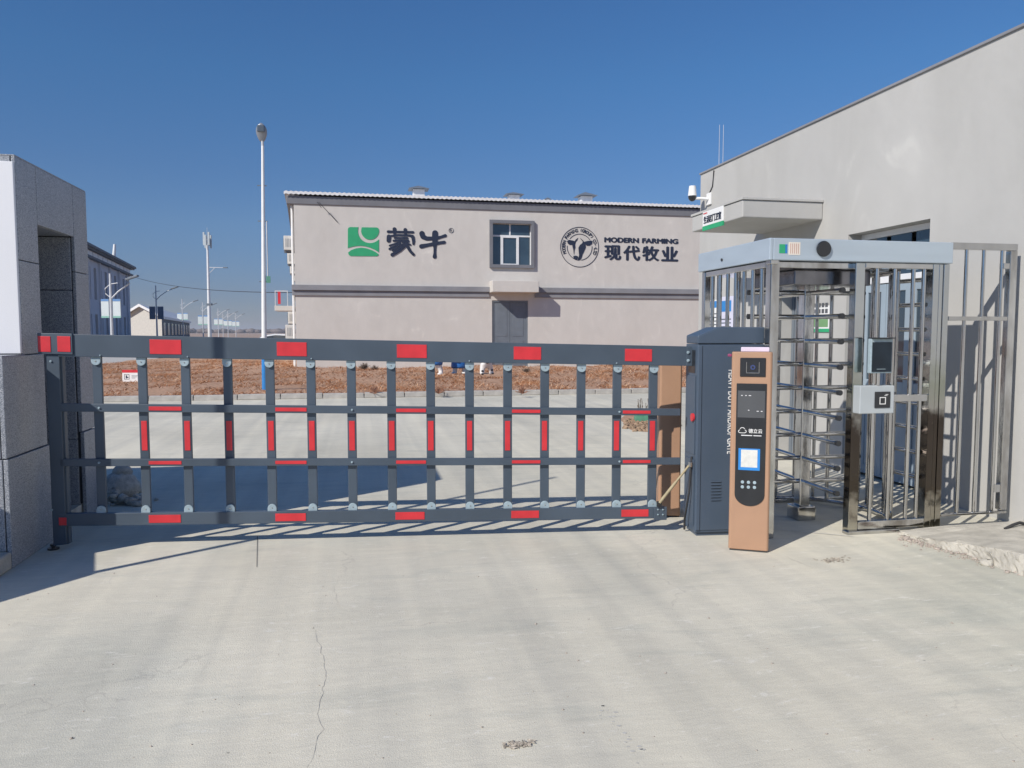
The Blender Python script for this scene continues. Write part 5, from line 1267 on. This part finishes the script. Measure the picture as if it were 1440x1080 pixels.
SPOT = mat('enamel_white', (.74, .73, .71), .4, var=.04, scale=3); SBLU = mat('statue_blue', (.02, .13, .40), .4); SBLK = mat('statue_black', (.03, .03, .035), .4); PINK = mat('statue_pink', (.6, .33, .3), .5)
def cow_statue(px, py, label, coat, seed, scale=1.):
    b = G(px, py, .13); r = root('cow_statue', label, 'statue', b, -YAW + (seed - 1) * .25, 'cartoonish calf statues on the dry grass')
    r.scale = (scale * 1.35, scale * 1.35, scale)
    # upright standing calf: legs, torso, arms in one skinned figure
    me = bpy.data.meshes.new('body'); V = [(0, 0, .55), (0, 0, .85), (0, -.02, 1.08), (-.13, 0, .45), (-.16, -.03, .22), (-.17, -.06, .04), (.13, 0, .45), (.18, .04, .22), (.2, .0, .04), (-.24, 0, .95), (-.38, -.10, .78), (.24, 0, .95), (.38, -.12, .82), (0, -.03, 1.22)]
    Ed = [(0, 1), (1, 2), (2, 13), (0, 3), (3, 4), (4, 5), (0, 6), (6, 7), (7, 8), (1, 9), (9, 10), (1, 11), (11, 12)]
    Rr = [.2, .2, .12, .12, .085, .105, .12, .085, .105, .08, .06, .08, .06, .16]
    me.from_pydata(V, Ed, []); o = bpy.data.objects.new('body', me); COL.objects.link(o); o.parent = r
    sk = o.modifiers.new('skin', 'SKIN'); 
    for i, v in enumerate(me.skin_vertices[0].data): v.radius = (Rr[i], Rr[i]); v.use_root = (i == 0)
    sb = o.modifiers.new('sub', 'SUBSURF'); sb.levels = 2; sb.render_levels = 2
    me.materials.append(SPOT)
    o.modifiers['skin'].use_smooth_shade = True
    hd = MB().ball((0, -.05, 1.3), .22, .20, .2).build('head', SPOT, r); MB().ball((0, -.23, 1.24), .14, .1, .1).build('muzzle', PINK, hd)
    for s in (-1, 1):
        MB().ball((s * .27, -.02, 1.36), .1, .03, .06).build('ear', SBLK, hd); MB().ball((s * .08, -.225, 1.36), .025, .02, .035).build('eye', SBLK, hd); MB().tube([(s * .1, -.02, 1.45), (s * .13, -.03, 1.56)], .03, 8, .012).build('horn', PINK, hd)
        MB().ball((s * .185, -.05, .06), .11, .15, .07).build('hoof', SPOT if coat != 'spots' else SBLK, r) if coat != 'spots' else None
    if coat == 'spots':
        for (x, y, z, q) in ((-.17, -.12, .24, .05), (.19, -.07, .28, .05), (.0, -.2, .7, .1), (-.17, -.14, .10, .05), (.21, -.10, .12, .045)): MB().ball((x, y, z), q, q * .5, q).build('black_patch', SBLK, r)
    else:
        m = MB(); nu = 20; vs = []; fs = []
        prof = [(.30, .30), (.31, .42), (.30, .55), (.28, .75), (.25, .95), (.15, 1.06)] if coat == 'skirt' else [(.24, .5), (.26, .62), (.26, .8), (.23, .98), (.13, 1.06)]
        for w_, z in prof:
            for i in range(nu): a_ = 2 * math.pi * i / nu; vs.append((w_ * math.cos(a_), w_ * .9 * math.sin(a_), z))
        for j in range(len(prof) - 1):
            for i in range(nu): fs.append((j * nu + i, j * nu + (i + 1) % nu, (j + 1) * nu + (i + 1) % nu, (j + 1) * nu + i))
        fs.append(tuple(range(nu))); m.add(vs, fs, True); m.build('blue_garment', SBLU, r)
        if coat == 'skirt': MB().tube([(-.12, -.27, .95), (0, -.29, .62), (.12, -.27, .95)], .02, 8).build('white_collar', SPOT, r)
cow_statue(613, 527.5, 'calf statue in a blue cape, leftmost of the three statues', 'cape', 0, .68)
cow_statue(646, 526, 'calf statue in a blue and white dress, middle of the three statues', 'skirt', 1, .70)
cow_statue(684, 528.5, 'white calf statue with black spots and striding legs, rightmost of the three', 'spots', 2, .70)

def tumbleweed(px, py, s, n, label, seed):
    b = G(px, py, .12); r = MB(); rnd = random.Random(seed)
    for i in range(n):
        a_ = rnd.random() * 6.28; el = rnd.uniform(.2, 1.4); L_ = s * rnd.uniform(.6, 1.1); d = Vector((math.cos(a_) * math.cos(el), math.sin(a_) * math.cos(el), math.sin(el)))
        p1 = d * L_ * .5; p2 = d * L_ + Vector((rnd.uniform(-.1, .1), rnd.uniform(-.1, .1), -.1 * s)) * s * 2
        r.tube([Vector((0, 0, 0)), p1, p2], .008, 4, .003, False)
        for k in range(3):
            q = d * L_ * rnd.uniform(.4, .9); e = q + Vector((rnd.uniform(-1, 1), rnd.uniform(-1, 1), rnd.uniform(-.2, 1))) * s * .28; r.tube([q, e], .005, 3, .002, False)
    o = r.build('dry_bush', mat('dry_twig', (.16, .12, .09), .9, var=.3, scale=8)); o.location = b; return tag(o, label, 'bush')
tumbleweed(513, 520, .30, 60, 'dark dried round bush against the building left of the statues', 1); tumbleweed(527, 521, .24, 50, 'smaller dried bush right beside the dark round one', 2)
tumbleweed(740, 524, .2, 50, 'low dead bush right of the spotted calf statue', 3)
for i, (px, sz) in enumerate(((312, .2), (527, .2), (617, .22), (735, .2))):
    o = tumbleweed(px, 556, sz, 30, ('reddish weed at the kerb beneath the second upright bay', 'reddish weed leaning over the kerb left of centre', 'dark weed at the kerb below the blue-caped statue', 'short weed on the kerb right of the spotted statue')[i], 20 + i); o.data.materials.clear(); o.data.materials.append(mat('red_weed', (.34, .17, .11), .9, var=.3, scale=8))
    b = G(px, 553.5, .1); o.location = b
# stone in grass
# earth pit with a netted green basket by the right kerb
pit = [G(872, 590), G(880, 583), G(915, 575), (G(955, 575)), G(955, 608), G(914, 608), G(893, 606), G(886, 604)]
m = MB(); m.add([(p.x, p.y, .004) for p in pit], [tuple(range(len(pit)))]); struct(m.build('earth_patch', SOIL))
def debris2():
    m = MB(); rnd = random.Random(31)
    for i in range(900):
        px, py = rnd.uniform(878, 955), rnd.uniform(580, 607); 
        if py < 592 - (px - 875) * .35 + 2 or (px < 890 and py > 603): continue
        p = G(px, py); s = rnd.uniform(.01, .035); m.ball((p.x, p.y, s * .3), s * 1.6, s, s * .7, 5, 3, .6, i)
        if rnd.random() < .5:
            a_ = rnd.random() * 6.28; L_ = rnd.uniform(.05, .16); m.add([(p.x, p.y, 0), (p.x + .008, p.y + .008, 0), (p.x + math.cos(a_) * L_, p.y + math.sin(a_) * L_, rnd.uniform(.02, .09))], [(0, 1, 2)])
    return stuff(m.build('earth_clods', mat('clod', (.33, .235, .16), .95, var=.35, scale=12)))
debris2()
b = G(905, 592.5); bk = root('green_basket', 'small green plastic basket with dry sprigs beside the earth patch', 'basket', b)
GP = mat('basket_green', (.10, .30, .20), .6, var=.15, scale=10)
bk.rotation_euler = (0, 0, R(-11))
s_ = .155; m = MB(); H = .20
for (x0, x1, y0, y1) in ((-s_, s_, -.1, -.09), (-s_, s_, .09, .1), (-s_, -s_ + .01, -.09, .09), (s_ - .01, s_, -.09, .09)): m.box(x0, x1, y0, y1, 0, H)
m.build('body', GP, bk, .003)
m = MB()
for (x0, x1, y0, y1) in ((-s_ - .03, s_ + .03, -.13, -.101), (-s_ - .03, s_ + .03, .101, .13), (-s_ - .03, -s_ - .001, -.1, .1), (s_ + .001, s_ + .03, -.1, .1)): m.box(x0, x1, y0, y1, H - .02, H + .01)
m.build('rim', GP, bk, .003)
m = MB(); rnd = random.Random(8)
for i in range(14):
    x, y = rnd.uniform(-.1, .12), rnd.uniform(-.05, .05); m.tube([(x, y, .05), (x + rnd.uniform(-.06, .06), y, H + rnd.uniform(.05, .22))], .005, 4)
m.build('sprigs', mat('dry_twig', (.16, .12, .09), .9), bk)

# ------------------------------------------------------------------ thin winter haze
hz = bpy.data.materials.new('haze'); hz.use_nodes = True; hn = hz.node_tree; hn.nodes.clear()
ho = hn.nodes.new('ShaderNodeOutputMaterial'); hv = hn.nodes.new('ShaderNodeVolumePrincipled'); hv.inputs['Color'].default_value = (.80, .84, .92, 1); hv.inputs['Density'].default_value = .00035
hn.links.new(hv.outputs[0], ho.inputs['Volume'])
hb = B(-2600, 2600, -420, 4600, -1.2, 26).build('haze', hz); stuff(hb)
